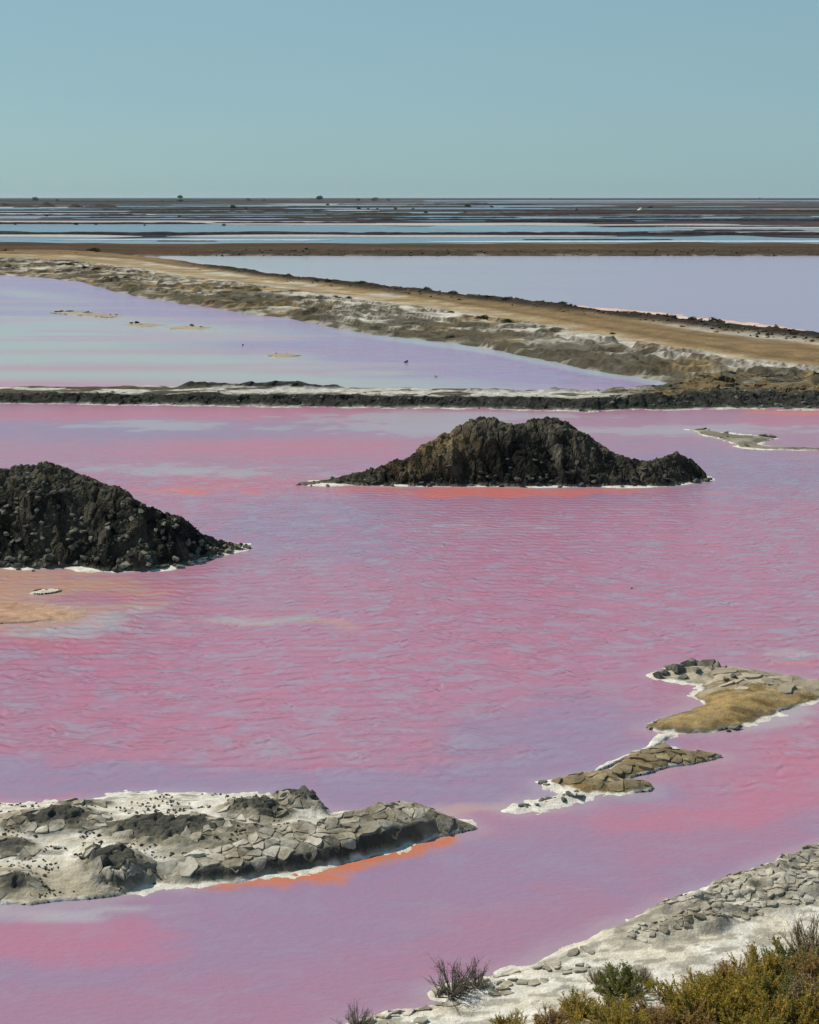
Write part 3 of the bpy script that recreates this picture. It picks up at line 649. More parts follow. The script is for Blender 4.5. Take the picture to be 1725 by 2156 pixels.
for (x, y, s) in [(627, 1021, .13), (645, 1021, .10), (668, 1019, .13), (682, 1016, .2), (700, 1012, .26), (655, 1023, .08), (690, 1024, .12), (1180, 1026, .12), (1310, 1026, .14), (1330, 1023, .18), (1485, 1013, .2), (1495, 1010, .13), (1465, 1016, .25), (1420, 1016, .2)]:
    gx, gy = G(x, y); put_rock(cm, float(gx), float(gy), -.01, s, sink=.3)
for (x, y, s) in [(440, 1178, .13), (455, 1165, .16), (470, 1158, .17), (483, 1154, .15), (495, 1152, .09), (508, 1152, .08), (518, 1151, .06), (427, 1180, .09), (448, 1171, .09), (40, 1200, .12), (20, 1192, .15), (70, 1203, .09), (380, 1196, .17), (395, 1190, .2), (410, 1186, .15)]:
    gx, gy = G(x, y); put_rock(lm, float(gx), float(gy), -.01, s, sink=.3)

# ------------------------------------------------------------------ islets
def islet(name, label, cat, outline, res, hfun, cfun, rimw=.25, seed=0, wob=.12, mat=None, kind=None, rag=.035, rimcol=SALT):
    poly = gpoly(outline); x0, y0 = poly.min(0)-rimw*2-.3; x1, y1 = poly.max(0)+rimw*2+.3
    X, Y = grid(x0, x1, y0, y1, res, res)
    s = sdist(X, Y, poly) + (fbm(X/(wob*5), Y/(wob*5), 4, seed)-.5)*wob*2
    px, py = to_px(X, Y)
    Zi = hfun(X, Y, s, px, py); rw = rimw*(.05+1.7*ss(.38, .75, fbm(X/1.1, Y/1.1, 3, seed+3)))
    Zr = .035*(1-np.clip(-s/rw, -1, 3)) - .02
    Z = np.where(s > 0, Zi+Zr, Zr) + (fbm(X/.16, Y/.16, 4, seed+9)-.5)*rag*np.where(s > .1, .4, 1)
    c = cfun(X, Y, s, px, py, Z); c = mixc(c, rimcol, 1-ss(-.02, .06, s+(fbm(X/.2, Y/.2, 3, seed+4)-.5)*.14))
    org = (float(poly[:, 0].mean()), float(poly[:, 1].mean()), 0)
    root = empty(name, org)
    if kind: prop(root, kind=kind)
    else: prop(root, label, cat)
    obj('sand_body', grid_mesh('sand_body', X, Y, Z, Z > -.06, mat or M_NEAR, c, org=org), root)
    return root, Field(X, Y, Z), poly

# lower-left island
LI = [(-500, 1730), (-250, 1705), (-60, 1696), (100, 1692), (200, 1684), (270, 1676), (380, 1672), (500, 1676), (590, 1678), (640, 1690), (690, 1712), (750, 1716), (830, 1710), (900, 1720), (975, 1732), (1005, 1745), (960, 1757), (900, 1771), (850, 1783), (770, 1806), (700, 1824), (620, 1836), (540, 1850), (480, 1858), (400, 1864), (340, 1864), (260, 1887), (150, 1897), (0, 1907), (-250, 1915), (-500, 1900)]
LI_BL = [(630, 1700, 60, 26, .36), (540, 1732, 85, 26, .26), (360, 1775, 150, 28, .26), (110, 1752, 130, 32, .24), (240, 1845, 75, 36, .42), (30, 1880, 60, 20, .18), (20, 1810, 80, 22, .16), (850, 1740, 70, 22, .10), (180, 1705, 60, 12, .12)]
def li_mask(px, py):
    s = 0
    for (cx, cy, rx, ry, h) in LI_BL: s = np.maximum(s, blob(px, py, cx, cy, rx, ry))
    return s
LI_EDGE = lin([(-500, 1900), (0, 1907), (150, 1897), (260, 1887), (340, 1864), (400, 1864), (480, 1858), (540, 1850), (620, 1836), (700, 1824), (770, 1806), (850, 1783), (900, 1771), (960, 1757), (1005, 1745)])
def li_front(px, py):
    """1 along the crust that ends in the low cliff"""
    d = LI_EDGE(px)-py
    k = np.interp(px, [350, 450, 600, 750, 850, 950], [38, 45, 58, 80, 70, 40])
    return ss(300, 380, px)*(1-ss(.85, 1.15, d/k))
def li_h(X, Y, s, px, py):
    wpx = px+(fbm(X/.8, Y/.8, 4, 5)-.5)*60; wpy = py+(fbm(X/.8, Y/.8, 4, 6)-.5)*30
    z = .07*ss(0, .5, s)+.07*ss(.2, 1.6, s)
    fr = ss(310, 420, px)*(1-ss(55, 95, LI_EDGE(px)-wpy)); hgt = np.interp(px, [330, 450, 600, 760, 900, 990], [.06, .12, .20, .27, .22, .05])
    cl = clods(X/.30, Y/.2, 31); cl2 = clods(X/.2, Y/.16, 35)
    z = z + fr*hgt*ss(.0, .20, s) 
    b = 0
    for (cx, cy, rx, ry, h) in LI_BL: b = np.maximum(b, h*.72*np.clip(blob(wpx, wpy, cx, cy, rx, ry)*1.5-.18, 0, 1))
    z = z + b*ss(0, .2, s)
    m = np.clip(fr+ss(.04, .12, b), 0, 1)*ss(.02, .2, s)
    z = z + m*(.012*cl2+ss(.08, .16, b)*(.10*cl+.03*cl2)+.15*(rid(X/1.1, Y/.45, 4, 77)-.5)) + (fbm(X/.7, Y/.35, 4, 78)-.5)*.09*ss(.1, .5, s)
    z = z*ss(0, .10, s)*1.0
    return np.maximum(z, .0)
def li_c(X, Y, s, px, py, Z):
    wpx = px+(fbm(X/.8, Y/.8, 4, 5)-.5)*60; wpy = py+(fbm(X/.8, Y/.8, 4, 6)-.5)*30
    fr = ss(310, 420, px)*(1-ss(55, 95, LI_EDGE(px)-wpy)); b = li_mask(wpx, wpy); n = fbm(X/.5, Y/.25, 5, 79)
    c = mixc(SAND*1.15, SALT*1.0, ss(.35, .55, n)); c = mixc(c, MUD*1.3, ss(.60, .70, n)*.7)
    m = np.clip(fr*.95+ss(.25, .5, b), 0, 1); c = mixc(c, mixc(MUD*.75, MUD*1.7, ss(.3, .7, fbm(X/.35, Y/.2, 4, 80))), m*.95)
    c = mixc(c, DMUD*1.25, ss(.55, .8, b)*.9); c = mixc(c, DMUD*1.1, (1-ss(.16, .26, s))*ss(330, 420, px)*ss(.05, .12, Z)*ss(0, 60, py-1735)*.9)  # dark mud on clumps and cliff, deepened to paint in their shade
    beach = ss(420, 300, px)*ss(1830, 1860, py); c = mixc(c, np.array([.34, .29, .2]), beach*(1-m)*.8)
    return c
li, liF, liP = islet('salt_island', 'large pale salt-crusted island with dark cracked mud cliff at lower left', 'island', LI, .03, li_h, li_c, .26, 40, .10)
def li_test(x, y):
    px, py = to_px(x, y); s = sdist(x, y, liP); return (s > .14) & ((li_front(px, py) > .5) | ((li_mask(px, py) > .45) & (li_mask(px, py) < .66))) & (px > -160)
plates(li, liF, (liP[:, 0].min(), liP[:, 0].max()), (liP[:, 1].min(), liP[:, 1].max()), .15, li_test, .02, M_PLATE, 5, .035, aspect=1.75, dome=.2)
def li_test2(x, y):
    px, py = to_px(x, y); s = sdist(x, y, liP); return (s > .08) & ~((li_front(px, py) > .5) | (li_mask(px, py) > .42)) & (px > -60) & (vn(x/.5, y/.3, 4) > .56)
rs_ = np.random.RandomState(3); cand = np.c_[rs_.uniform(liP[:, 0].min(), liP[:, 0].max(), 9000), rs_.uniform(liP[:, 1].min(), liP[:, 1].max(), 9000)]
okc = cand[li_test2(cand[:, 0], cand[:, 1])][:520]
rock_stuff('small_clods', li, [(x, y, float(liF(x, y)), rs_.uniform(.02, .055)) for x, y in okc], M_CLOD, 8)
random.seed(31)
for (x, y, s) in [(600, 1676, .16), (622, 1673, .2), (645, 1683, .2), (660, 1692, .22), (675, 1702, .18), (610, 1690, .18), (640, 1700, .2), (590, 1690, .12), (655, 1706, .16), (905, 1722, .12), (930, 1733, .15), (950, 1735, .13), (970, 1742, .10), (940, 1748, .10), (985, 1745, .07), (1000, 1750, .06), (740, 1712, .07), (838, 1704, .09), (560, 1722, .13), (585, 1730, .14), (520, 1728, .12), (180, 1832, .18), (225, 1842, .2), (270, 1850, .16), (200, 1815, .14), (250, 1828, .18)]:
    gx, gy = G(x, y+8); gx, gy = float(gx), float(gy); put_rock(li, gx, gy, float(liF(gx, gy)), s*.8, DROCKS, sink=.55, stretch=(1.4, 1, .65))

# tan S-shaped islet at the right
IA = [(1375, 1424), (1400, 1412), (1440, 1405), (1500, 1405), (1560, 1410), (1640, 1422), (1725, 1434), (1850, 1445), (1990, 1460), (1900, 1470), (1800, 1476), (1725, 1474), (1650, 1496), (1600, 1518), (1555, 1534), (1500, 1541), (1440, 1545), (1385, 1542), (1362, 1532), (1385, 1518), (1440, 1503), (1488, 1484), (1478, 1476), (1462, 1466), (1484, 1452), (1478, 1442), (1430, 1436)]
def ia_h(X, Y, s, px, py):
    z = .12*ss(0, .6, s)**.8+.07*ss(.3, 1.2, s); cr = clods(X/.6, Y/.5, 8)
    up = ss(1480, 1450, py)*ss(1440, 1520, px)
    return z + up*ss(.05, .3, s)*(.05*cr) + (fbm(X/.8, Y/.5, 4, 3)-.5)*.07*ss(0, .4, s)+(rid(X/.5, Y/.35, 4, 5)-.5)*.035*ss(.05, .3, s)
def ia_c(X, Y, s, px, py, Z):
    n = fbm(X/.6, Y/.35, 5, 11); c = mixc(TAN*.95, TAN*.5, ss(.42, .68, n)); c = mixc(c, MUD*1.1, ss(.55, .7, fbm(X/.25, Y/.2, 4, 21))*.5); up = ss(1478, 1440, py+(n-.5)*50)
    c = mixc(c, mixc(np.array([.42, .37, .28]), np.array([.25, .21, .15]), ss(.45, .65, n)), up); c = mixc(c, MUD*1.0, (1-ss(.03, .16, s))*.7)
    return c
ia, iaF, iaP = islet('mud_islet', 'tan S-shaped mud islet with dark boulders at its tip, right of the lagoon', 'islet', IA, .035, ia_h, ia_c, .24, 50, .08)
plates(ia, iaF, (iaP[:, 0].min(), iaP[:, 0].max()), (iaP[:, 1].min(), iaP[:, 1].max()), .30, lambda x, y: (sdist(x, y, iaP) > .12) & (to_px(x, y)[1] < 1470) & (to_px(x, y)[0] > 1500), .012, M_PLATE_WARM, 9, .012, aspect=1.5, dome=.05)
for (x, y, s) in [(1385, 1422, .2), (1400, 1418, .17), (1412, 1412, .22), (1430, 1420, .24), (1448, 1412, .22), (1450, 1402, .26), (1463, 1398, .22), (1476, 1408, .14), (1494, 1403, .27), (1510, 1408, .17), (1525, 1408, .12), (1440, 1428, .16), (1470, 1424, .16), (1500, 1420, .10), (1545, 1438, .12), (1528, 1442, .10), (1548, 1531, .14), (1535, 1537, .1), (1370, 1532, .07), (1380, 1526, .06), (1385, 1548, .06)]:
    gx, gy = G(x, y+4); gx, gy = float(gx), float(gy); put_rock(ia, gx, gy, max(0, float(iaF(gx, gy))), s, sink=.35)

IB = [(1150, 1650), (1200, 1634), (1268, 1628), (1300, 1610), (1340, 1586), (1400, 1579), (1450, 1583), (1500, 1588), (1524, 1594), (1470, 1608), (1400, 1619), (1340, 1636), (1315, 1646), (1372, 1654), (1370, 1667), (1300, 1671), (1230, 1670), (1185, 1658)]
ib, ibF, ibP = islet('mud_islet', 'small brown islet of cracked mud slabs between the tan islet and the salt bar', 'islet', IB, .03,
    lambda X, Y, s, px, py: .07*ss(0, .25, s)+.07*ss(.1, .6, s)+.08*(rid(X/.9, Y/.5, 3, 3)-.5)*ss(0, .3, s),
    lambda X, Y, s, px, py, Z: mixc(TAN*.62, MUD*.9, ss(.4, .6, fbm(X/.5, Y/.4, 4, 3))), .22, 60, .07)
plates(ib, ibF, (ibP[:, 0].min(), ibP[:, 0].max()), (ibP[:, 1].min(), ibP[:, 1].max()), .21, lambda x, y: sdist(x, y, ibP) > .05, .025, M_PLATE_TAN, 12, .022, aspect=1.5, dome=.15)
IC = [(1068, 1706), (1098, 1694), (1150, 1684), (1190, 1674), (1150, 1662), (1140, 1648), (1165, 1645), (1190, 1664), (1250, 1672), (1240, 1680), (1180, 1694), (1130, 1704), (1090, 1710)]
ic, icF, icP = islet('salt_bar', 'white salt bar dotted with dark stones, below the cracked brown islet', 'salt bar', IC, .03,
    lambda X, Y, s, px, py: .03*ss(0, .3, s), lambda X, Y, s, px, py, Z: mixc(SALT*1.05, SAND, ss(.5, .65, fbm(X/.4, Y/.3, 3, 3))*.5), .25, 70, .10)
random.seed(5)
for i in range(16):
    x = random.uniform(1085, 1215); y = 1703-(x-1085)*.21+random.uniform(-4, 4); gx, gy = G(x, y); put_rock(ic, float(gx), float(gy), .03, random.uniform(.04, .09), sink=.35, stretch=(1.5, 1, .7))
for (x, y, s) in [(1140, 1650, .08), (1150, 1656, .09), (1205, 1682, .13), (1222, 1680, .13), (1190, 1687, .1)]:
    gx, gy = G(x, y); put_rock(ic, float(gx), float(gy), .03, s, sink=.35, stretch=(1.5, 1, .6))
ID = [(1385, 1548), (1420, 1548), (1398, 1562), (1380, 1576), (1345, 1590), (1300, 1608), (1260, 1626), (1250, 1622), (1310, 1596), (1360, 1576), (1372, 1562)]
islet('salt_bar', 'thin white salt strip joining the tan islet to the brown islet', 'salt bar', ID, .03, lambda X, Y, s, px, py: .0*s+.02*ss(0, .2, s), lambda X, Y, s, px, py, Z: np.ones(X.shape+(3,))*SALT, .15, 80, .05)
# sand bar at upper right
IE = [(1455, 906), (1490, 907), (1530, 913), (1570, 918), (1600, 920), (1630, 924), (1600, 932), (1585, 937), (1640, 942), (1725, 945), (1800, 948), (1700, 948), (1610, 946), (1560, 941), (1545, 934), (1510, 922), (1470, 912)]
ie, ieF, ieP = islet('sand_bar', 'flat grey sand bar with dark debris right of the twin-peaked mound', 'sand bar', IE, .07,
    lambda X, Y, s, px, py: .06*ss(0, .5, s), lambda X, Y, s, px, py, Z: mixc(SAND*.55, MUD*1.2, ss(.4, .65, fbm(X/1.5, Y/1.2, 3, 3))), .55, 90, .2)
random.seed(6)
for (x, y, s) in [(1470, 907, .13), (1480, 906, .16), (1492, 908, .1), (1515, 916, .12), (1527, 915, .14), (1535, 917, .1), (1520, 923, .14), (1533, 923, .14), (1548, 926, .1), (1558, 925, .12), (1590, 922, .1), (1602, 922, .16), (1615, 923, .2), (1625, 921, .2), (1560, 934, .12), (1572, 940, .16), (1640, 944, .1), (1690, 945, .1)]:
    gx, gy = G(x, y); put_rock(ie, float(gx), float(gy), .04, s, sink=.3, stretch=(1.6, 1, .7))
# small salt islets at the left
q, qF, qP = islet('salt_islet', 'small white salt islet with dark stones below the stony mound', 'salt islet', [(66, 1250), (84, 1244), (110, 1242), (134, 1244), (116, 1249), (85, 1252)], .03, lambda X, Y, s, px, py: .02*ss(0, .25, s), lambda X, Y, s, px, py, Z: mixc(SALT*.95, SAND, fbm(X/.3, Y/.3, 3, 5)), .10, 100, .09)
for (x, y, s_) in [(75, 1247, .09), (83, 1245, .12), (98, 1246, .09), (126, 1244, .06), (90, 1248, .05), (108, 1246, .06)]:
    gx, gy = G(x, y); put_rock(q, float(gx), float(gy), .03, s_, sink=.35)
islet('sand_spit', 'flat peach sand spit at the left edge below the stony mound', 'sand spit', [(-400, 1266), (-60, 1268), (40, 1270), (100, 1276), (145, 1286), (168, 1296), (130, 1304), (60, 1311), (0, 1315), (-200, 1322), (-400, 1330)], .05,
    lambda X, Y, s, px, py: .012*ss(0, .8, s), lambda X, Y, s, px, py, Z: mixc([.45, .29, .20], [.39, .24, .17], ss(.4, .6, fbm(X/1.5, Y/.7, 4, 8))), .55, 104, .2, rag=.004, rimcol=np.array([.40, .285, .235]))
# ------------------------------------------------------------------ near shore at the lower right
SH = [(2300, 1600), (1900, 1712), (1725, 1782), (1640, 1815), (1570, 1843), (1480, 1878), (1400, 1905), (1330, 1940), (1250, 1975), (1180, 2005), (1100, 2037), (1040, 2055), (990, 2068), (930, 2076), (893, 2090), (905, 2104), (930, 2112), (880, 2124), (800, 2140), (740, 2156), (650, 2200), (640, 2500), (2600, 2500), (2900, 2000)]
SH_E = lin([(640, 2200), (740, 2156), (800, 2140), (880, 2124), (905, 2104), (930, 2076), (990, 2068), (1040, 2055), (1100, 2037), (1180, 2005), (1250, 1975), (1330, 1940), (1400, 1905), (1480, 1878), (1570, 1843), (1640, 1815), (1725, 1782), (1900, 1712), (2300, 1600)])
def sh_band(px, py):
    d = py-SH_E(px)                                   # below the shoreline
    w = np.interp(px, [700, 900, 1100, 1250, 1350, 1450, 1550, 1725, 1900], [26, 26, 22, 26, 80, 110, 120, 150, 170])
    return d/w
def sh_h(X, Y, s, px, py):
    z = .12*ss(0, .5, s)+.14*ss(.4, 2.2, s); wd = sh_band(px+(fbm(X/.7, Y/.7, 3, 4)-.5)*80, py+(fbm(X/.7, Y/.7, 3, 7)-.5)*40)
    m = ss(.02, .2, wd)*(1-ss(.85, 1.1, wd)); cl = clods(X/.34, Y/.26, 91)
    z = z+m*ss(1150, 1450, px)*(.03+.24*(rid(X/.9, Y/.5, 4, 6)))+m*.02*cl
    bank = ss(0, 1, (px-1250)/600*.6+(py-2010)/200-.5)   # the near bank climbs towards the viewer
    return z+.45*bank**1.4+(fbm(X/1.2, Y/.9, 4, 13)-.5)*.05*ss(.1, .6, s)
def sh_c(X, Y, s, px, py, Z):
    n = fbm(X/.6, Y/.4, 5, 15); c = mixc(SALT*.97, SAND*1.15, ss(.4, .65, n))
    wd = sh_band(px+(fbm(X/.7, Y/.7, 3, 4)-.5)*80, py+(fbm(X/.7, Y/.7, 3, 7)-.5)*40); m = ss(.0, .15, wd)*(1-ss(.9, 1.15, wd))
    c = mixc(c, mixc(MUD*1.0, SAND*.9, ss(.40, .65, fbm(X/.35, Y/.25, 4, 16))), m*ss(1100, 1400, px)*.85+m*.4*ss(1400, 1100, px))
    spot = ss(.55, .60, fbm(X/.30, Y/.16, 4, 18)); c = mixc(c, np.array([.30, .28, .225]), spot*.8)
    bank = ss(0, 1, (px-1250)/600*.6+(py-2010)/200-.5); c = mixc(c, np.array([.12, .09, .06]), ss(.25, .7, bank)*.9)
    return c
poly_sh = gpoly(SH)
sh, shF, shP = islet('shore', None, None, SH, .05, sh_h, sh_c, .16, 120, .10, kind='structure')
def sh_t(lo, hi, thr, wide=1.0):
    def f(x, y):
        px, py = to_px(x, y); wd = sh_band(px, py)
        return (sdist(x, y, shP) > .10) & (wd > .02) & (wd < wide) & (px > lo) & (px < hi) & (vn(x/.8, y/.6, 12) > thr)
    return f
xr = (float(shP[:, 0].min()), 9.5); yr = (19, 30)
plates(sh, shF, xr, yr, .085, sh_t(1230, 1850, .30), .026, M_PLATE_PALE, 15, .07, aspect=1.8, limit=300, dome=.5, prob=.72)
plates(sh, shF, xr, yr, .13, sh_t(690, 1330, .22, 3.2), .02, M_PLATE_PALE, 16, .12, aspect=1.6, limit=290, prob=.5, name='mud_chip')

plates(sh, shF, xr, yr, .10, sh_t(775, 935, .0, 1.25), .035, M_PLATE, 17, .08, aspect=1.7, limit=120, prob=.75, name='crust_piece', dome=.4)
lagoon()

# ------------------------------------------------------------------ stones of the dykes and the causeway bank
random.seed(77); rsd = np.random.RandomState(77); cnt = 0; small = []
for i in range(420):
    x = rsd.uniform(-60, 1790); lo = D_LOW(x); right = x > 1180; y = lo-(lo-D_UP(x))*rsd.uniform(.06, .5)
    gx, gy = G(x, y); gx, gy = float(gx), float(gy); z = float(FD_F(gx, gy)); s = rsd.uniform(.07, .20)*(1.25 if right else .7)
    if i < 200: put_rock(FDYKE, gx, gy, z, s, sink=.45, stretch=(1.2, 1, .9))
    else: small.append((gx, gy, z, s*.5))
rock_stuff('small_stones', FDYKE, small, M_ROCK, 4)
small = []
for i in range(560):
    x = rsd.uniform(380, 1800); up, lo = C_UP(x), C_LOW(x); t = rsd.normal(.895, .028); y = lo-(lo-up)*t
    gx, gy = G(x, y); gx, gy = float(gx), float(gy); z = float(CW_F(gx, gy)); s = rsd.uniform(.08, .30)*(.75+.25*(x/1725))
    if i < 260: put_rock(CAUSE, gx, gy, z, s, CLODS, 'clod', sink=.4, stretch=(1.3, 1, .8))
    else: small.append((gx, gy, z, s*.6))
rock_stuff('small_clods', CAUSE, small, M_CLOD, 5)
small = []
for i in range(420):
    x = rsd.uniform(380, 1750); y = rsd.uniform(532, 539.5); gx, gy = G(x, y); gx, gy = float(gx), float(gy); small.append((gx, gy, float(BD_F(gx, gy)), rsd.uniform(.15, .55)))
rock_stuff('small_clods', BDYKE, small, M_CLOD, 6)

# ------------------------------------------------------------------ loose stones in the mid pond
random.seed(9)
def lone(x, y, s, label, st=(1.2, 1, .9), mats=ROCKS):
    gx, gy = G(x, y); o = put_rock(None, float(gx), float(gy), 0, s, mats, 'rock', sink=.28, stretch=st); prop(o, label, 'rock')
lone(404, 688, .36, 'tallest grey stone in the pale middle of the mid pond', (.9, .9, 1.3)); lone(424, 690, .26, 'low dark stone just right of the tallest stone in the mid pond', (1.4, 1, .6))
lone(855, 763, .2, 'lone dark stone in the lavender right part of the mid pond', (1.6, 1, .6)); lone(512, 727, .12, 'tiny lone dark stone at the centre of the mid pond')
lone(918, 794, .15, 'flat dark stone in the mid pond near the front dyke', (1.8, 1, .5)); lone(582, 745, .12, 'left of two dark stones on the pale salt patch in the mid pond'); lone(603, 745, .13, 'right of two dark stones on the pale salt patch in the mid pond')
for k, (x, y) in enumerate([(120, 657), (130, 656), (140, 657), (150, 657), (178, 660), (190, 660), (232, 664), (242, 664)]):
    lone(x, y, random.uniform(.2, .34), ['low dark stone leftmost in the row of stones across the mid pond', 'second stone from the left in the stone row of the mid pond', 'third stone from the left in the stone row of the mid pond', 'fourth stone from the left in the stone row of the mid pond', 'fifth stone from the left in the stone row of the mid pond', 'sixth stone from the left in the stone row of the mid pond', 'second stone from the right end of the stone row in the mid pond', 'rightmost stone in the row of stones across the mid pond'][k], (1.8, 1, .6))
for k, (x, y) in enumerate([(278, 681), (290, 681), (300, 685)]): lone(x, y, .24, ['reddish low stone leftmost of three left of the tallest pond stone', 'middle of three low stones left of the tallest pond stone', 'nearest of three low stones left of the tallest pond stone'][k], (1.9, 1, .5), CLODS)
for lab, ol in [('thin beige salt bar under the row of stones across the mid pond', [(105, 659), (150, 655), (215, 659), (262, 665), (225, 669), (150, 663)]),
                ('narrow beige bar under the three low stones left of the tallest pond stone', [(262, 684), (300, 680), (345, 685), (300, 689)]),
                ('pale flat bar around the tallest grey stone of the mid pond', [(350, 690), (400, 686), (450, 690), (420, 695), (370, 694)]),
                ('small pale salt flat under the two dark stones of the mid pond', [(560, 748), (600, 744), (640, 748), (610, 754), (575, 753)])]:
    islet('salt_bar', lab, 'salt bar', ol, .14, lambda X, Y, s, px, py: .02*ss(0, .6, s), lambda X, Y, s, px, py, Z: mixc([.40, .35, .28], [.30, .25, .19], fbm(X/2, Y/2, 3, 4)), .4, 140, .5, rag=.03, rimcol=np.array([.42, .40, .35]))
lone(1330, 1239, .05, 'tiny dark speck of stone alone in the rippled pink water at right')

# ================================================================== plants
def leaf_mat(name):
    m, t, b = newmat(name); t.links.new(vcol(t), b.inputs['Base Color']); b.inputs['Roughness'].default_value = .75; b.inputs['Specular IOR Level'].default_value = .2
    tr = nd(t, 'ShaderNodeBsdfTranslucent'); t.links.new(vcol(t), tr.inputs['Color']); mx = nd(t, 'ShaderNodeMixShader'); mx.inputs[0].default_value = .5
    out = t.nodes['Material Output']; t.links.new(b.outputs[0], mx.inputs[1]); t.links.new(tr.outputs[0], mx.inputs[2]); t.links.new(mx.outputs[0], out.inputs['Surface']); return m
M_LEAF = leaf_mat('leaves')
M_WOOD = solid_mat('twig_bark', (.07, .055, .04), (.16, .13, .10), .05, .01)

def frame(d):
    d = d/np.linalg.norm(d, axis=-1, keepdims=True); a = np.where(np.abs(d[..., 2:3]) < .9, np.array([0, 0, 1.]), np.array([1., 0, 0]))
    u = np.cross(d, a); u /= np.linalg.norm(u, axis=-1, keepdims=True); return d, u, np.cross(d, u)
def tubes(P0, P1, r0, r1):
    """three-sided tapered twigs"""
    d, u, v = frame(P1-P0); n = len(P0); ang = np.array([0, 2.094, 4.189]); V = np.zeros((n, 6, 3))
    for k in range(3):
        e = u*math.cos(ang[k])+v*math.sin(ang[k]); V[:, k] = P0+e*r0[:, None]; V[:, 3+k] = P1+e*r1[:, None]
    b = np.arange(n)[:, None, None]*6; F = np.array([[0, 1, 4, 3], [1, 2, 5, 4], [2, 0, 3, 5]])[None]+b
    return V.reshape(-1, 3), F.reshape(-1, 4)
def blades(B, D, L, Wd, rs):
    """one diamond leaf for each base point"""
    d, u, v = frame(D); a = rs.uniform(0, 6.28, len(B))[:, None]; s = u*np.cos(a)+v*np.sin(a)
    V = np.stack([B, B+d*L[:, None]*.5+s*Wd[:, None]*.5, B+d*L[:, None], B+d*L[:, None]*.5-s*Wd[:, None]*.5], 1)
    F = np.arange(len(B)*4).reshape(-1, 4); return V.reshape(-1, 3), F
def bush_meshes(seed, h, w, nb, nspray, nleaf, pal, leafL=.028, upright=.7, bare=0.0, tip=None):
    """upright sprays on branching stems: stems mesh, foliage mesh"""
    rs = np.random.RandomState(seed)
    az = rs.uniform(0, 6.28, nb); rr = np.sqrt(rs.uniform(0, 1, nb)); hh = h*(1-.45*rr**2)*rs.uniform(.65, 1.1, nb)
    lob = 1+.28*np.sin(az*3+seed)+.18*np.sin(az*5+2*seed); hh *= (.8+.35*np.sin(az*2+seed*1.7)**2)
    tips = np.stack([np.cos(az)*rr*w*.5*lob, np.sin(az)*rr*w*.5*lob, hh], 1); base = tips*np.array([.16, .16, 0]); mid = (base+tips)*.5+np.c_[rs.normal(size=(nb, 2))*.05*w, np.zeros(nb)-.04*h]
    SV, SF = tubes(np.r_[base, mid], np.r_[mid, tips], np.r_[np.full(nb, .012), np.full(nb, .008)]*h/.7, np.r_[np.full(nb, .008), np.full(nb, .003)]*h/.7)
    # sprays: short shoots set along the outer half of the stems
    bi = rs.randint(nb, size=nspray); t = rs.uniform(.12, 1, nspray)**.65; p = np.where((t < .5)[:, None], base[bi]*(1-2*t[:, None])+mid[bi]*2*t[:, None], mid[bi]*(2-2*t[:, None])+tips[bi]*(2*t[:, None]-1))
    out = p*np.array([1, 1, 0]); out /= np.linalg.norm(out, axis=1, keepdims=True)+.05
    d = out*(1-upright)*1.2+np.array([0, 0, upright])+rs.normal(size=(nspray, 3))*.28; d /= np.linalg.norm(d, axis=1, keepdims=True)
    sl = h*rs.uniform(.14, .30, nspray); q = p+d*sl[:, None]; V2, F2 = tubes(p, q, np.full(nspray, .003), np.full(nspray, .0012)); F2 = F2+len(SV)
    stems = mesh('stems', np.r_[SV, V2], np.r_[SF, F2], M_WOOD, smooth=False)
    lit = rs.uniform(size=nspray) >= bare; idx = np.repeat(np.where(lit)[0], nleaf); m = len(idx); tt = rs.uniform(.05, 1.05, m)
    B = p[idx]+d[idx]*(sl[idx]*tt)[:, None]; D = d[idx]*.8+rs.normal(size=(m, 3))*.55
    L = leafL*rs.uniform(.6, 1.3, m); V, F = blades(B, D, L, L*.42, rs)
    pal = np.array(pal)*K_; ci = pal[rs.randint(len(pal), size=nb)][bi[idx]]*.55+pal[rs.randint(len(pal), size=nspray)][idx]*.45
    if tip is not None: ci = mixc(ci, np.array(tip), ss(.55, 1.0, tt)*rs.uniform(0, 1, nspray)[idx])
    ci = ci*rs.uniform(.75, 1.25, (m, 1)); fol = mesh('foliage', V, F, M_LEAF, np.repeat(ci, 4, 0), smooth=False)
    return stems, fol
K_ = 3.1
OLIVE = [(.16, .12, .02), (.12, .10, .018), (.19, .135, .022), (.10, .09, .018), (.21, .145, .03)]
GREEN = [(.075, .085, .022), (.09, .095, .025), (.11, .105, .03), (.055, .06, .018)]
RUST = [(.17, .105, .035), (.14, .085, .03), (.20, .14, .055), (.11, .075, .03)]
DRY = [(.17, .125, .08), (.13, .095, .06), (.21, .16, .10)]
GREYT = [(.10, .09, .075), (.13, .11, .10), (.09, .08, .07), (.075, .08, .055)]
KINDS = {
 'olive': [bush_meshes(1+i, .70, 1.25, 70, 950, 26, OLIVE, .034, tip=(.24, .19, .05)) for i in range(3)],
 'green': [bush_meshes(11+i, .55, 1.15, 60, 850, 26, GREEN, .032, tip=(.15, .15, .05)) for i in range(2)],
 'rust':  [bush_meshes(21+i, .62, 1.05, 70, 800, 22, RUST, .032, bare=.15, tip=(.24, .17, .08)) for i in range(2)],
 'dry':   [bush_meshes(31+i, .75, .95, 80, 650, 9, DRY, .03, .8, .5) for i in range(2)],
 'grey':  [bush_meshes(41+i, .60, .95, 46, 420, 9, GREYT, .024, .7, .35, tip=(.17, .14, .15)) for i in range(2)]}
SHR = []
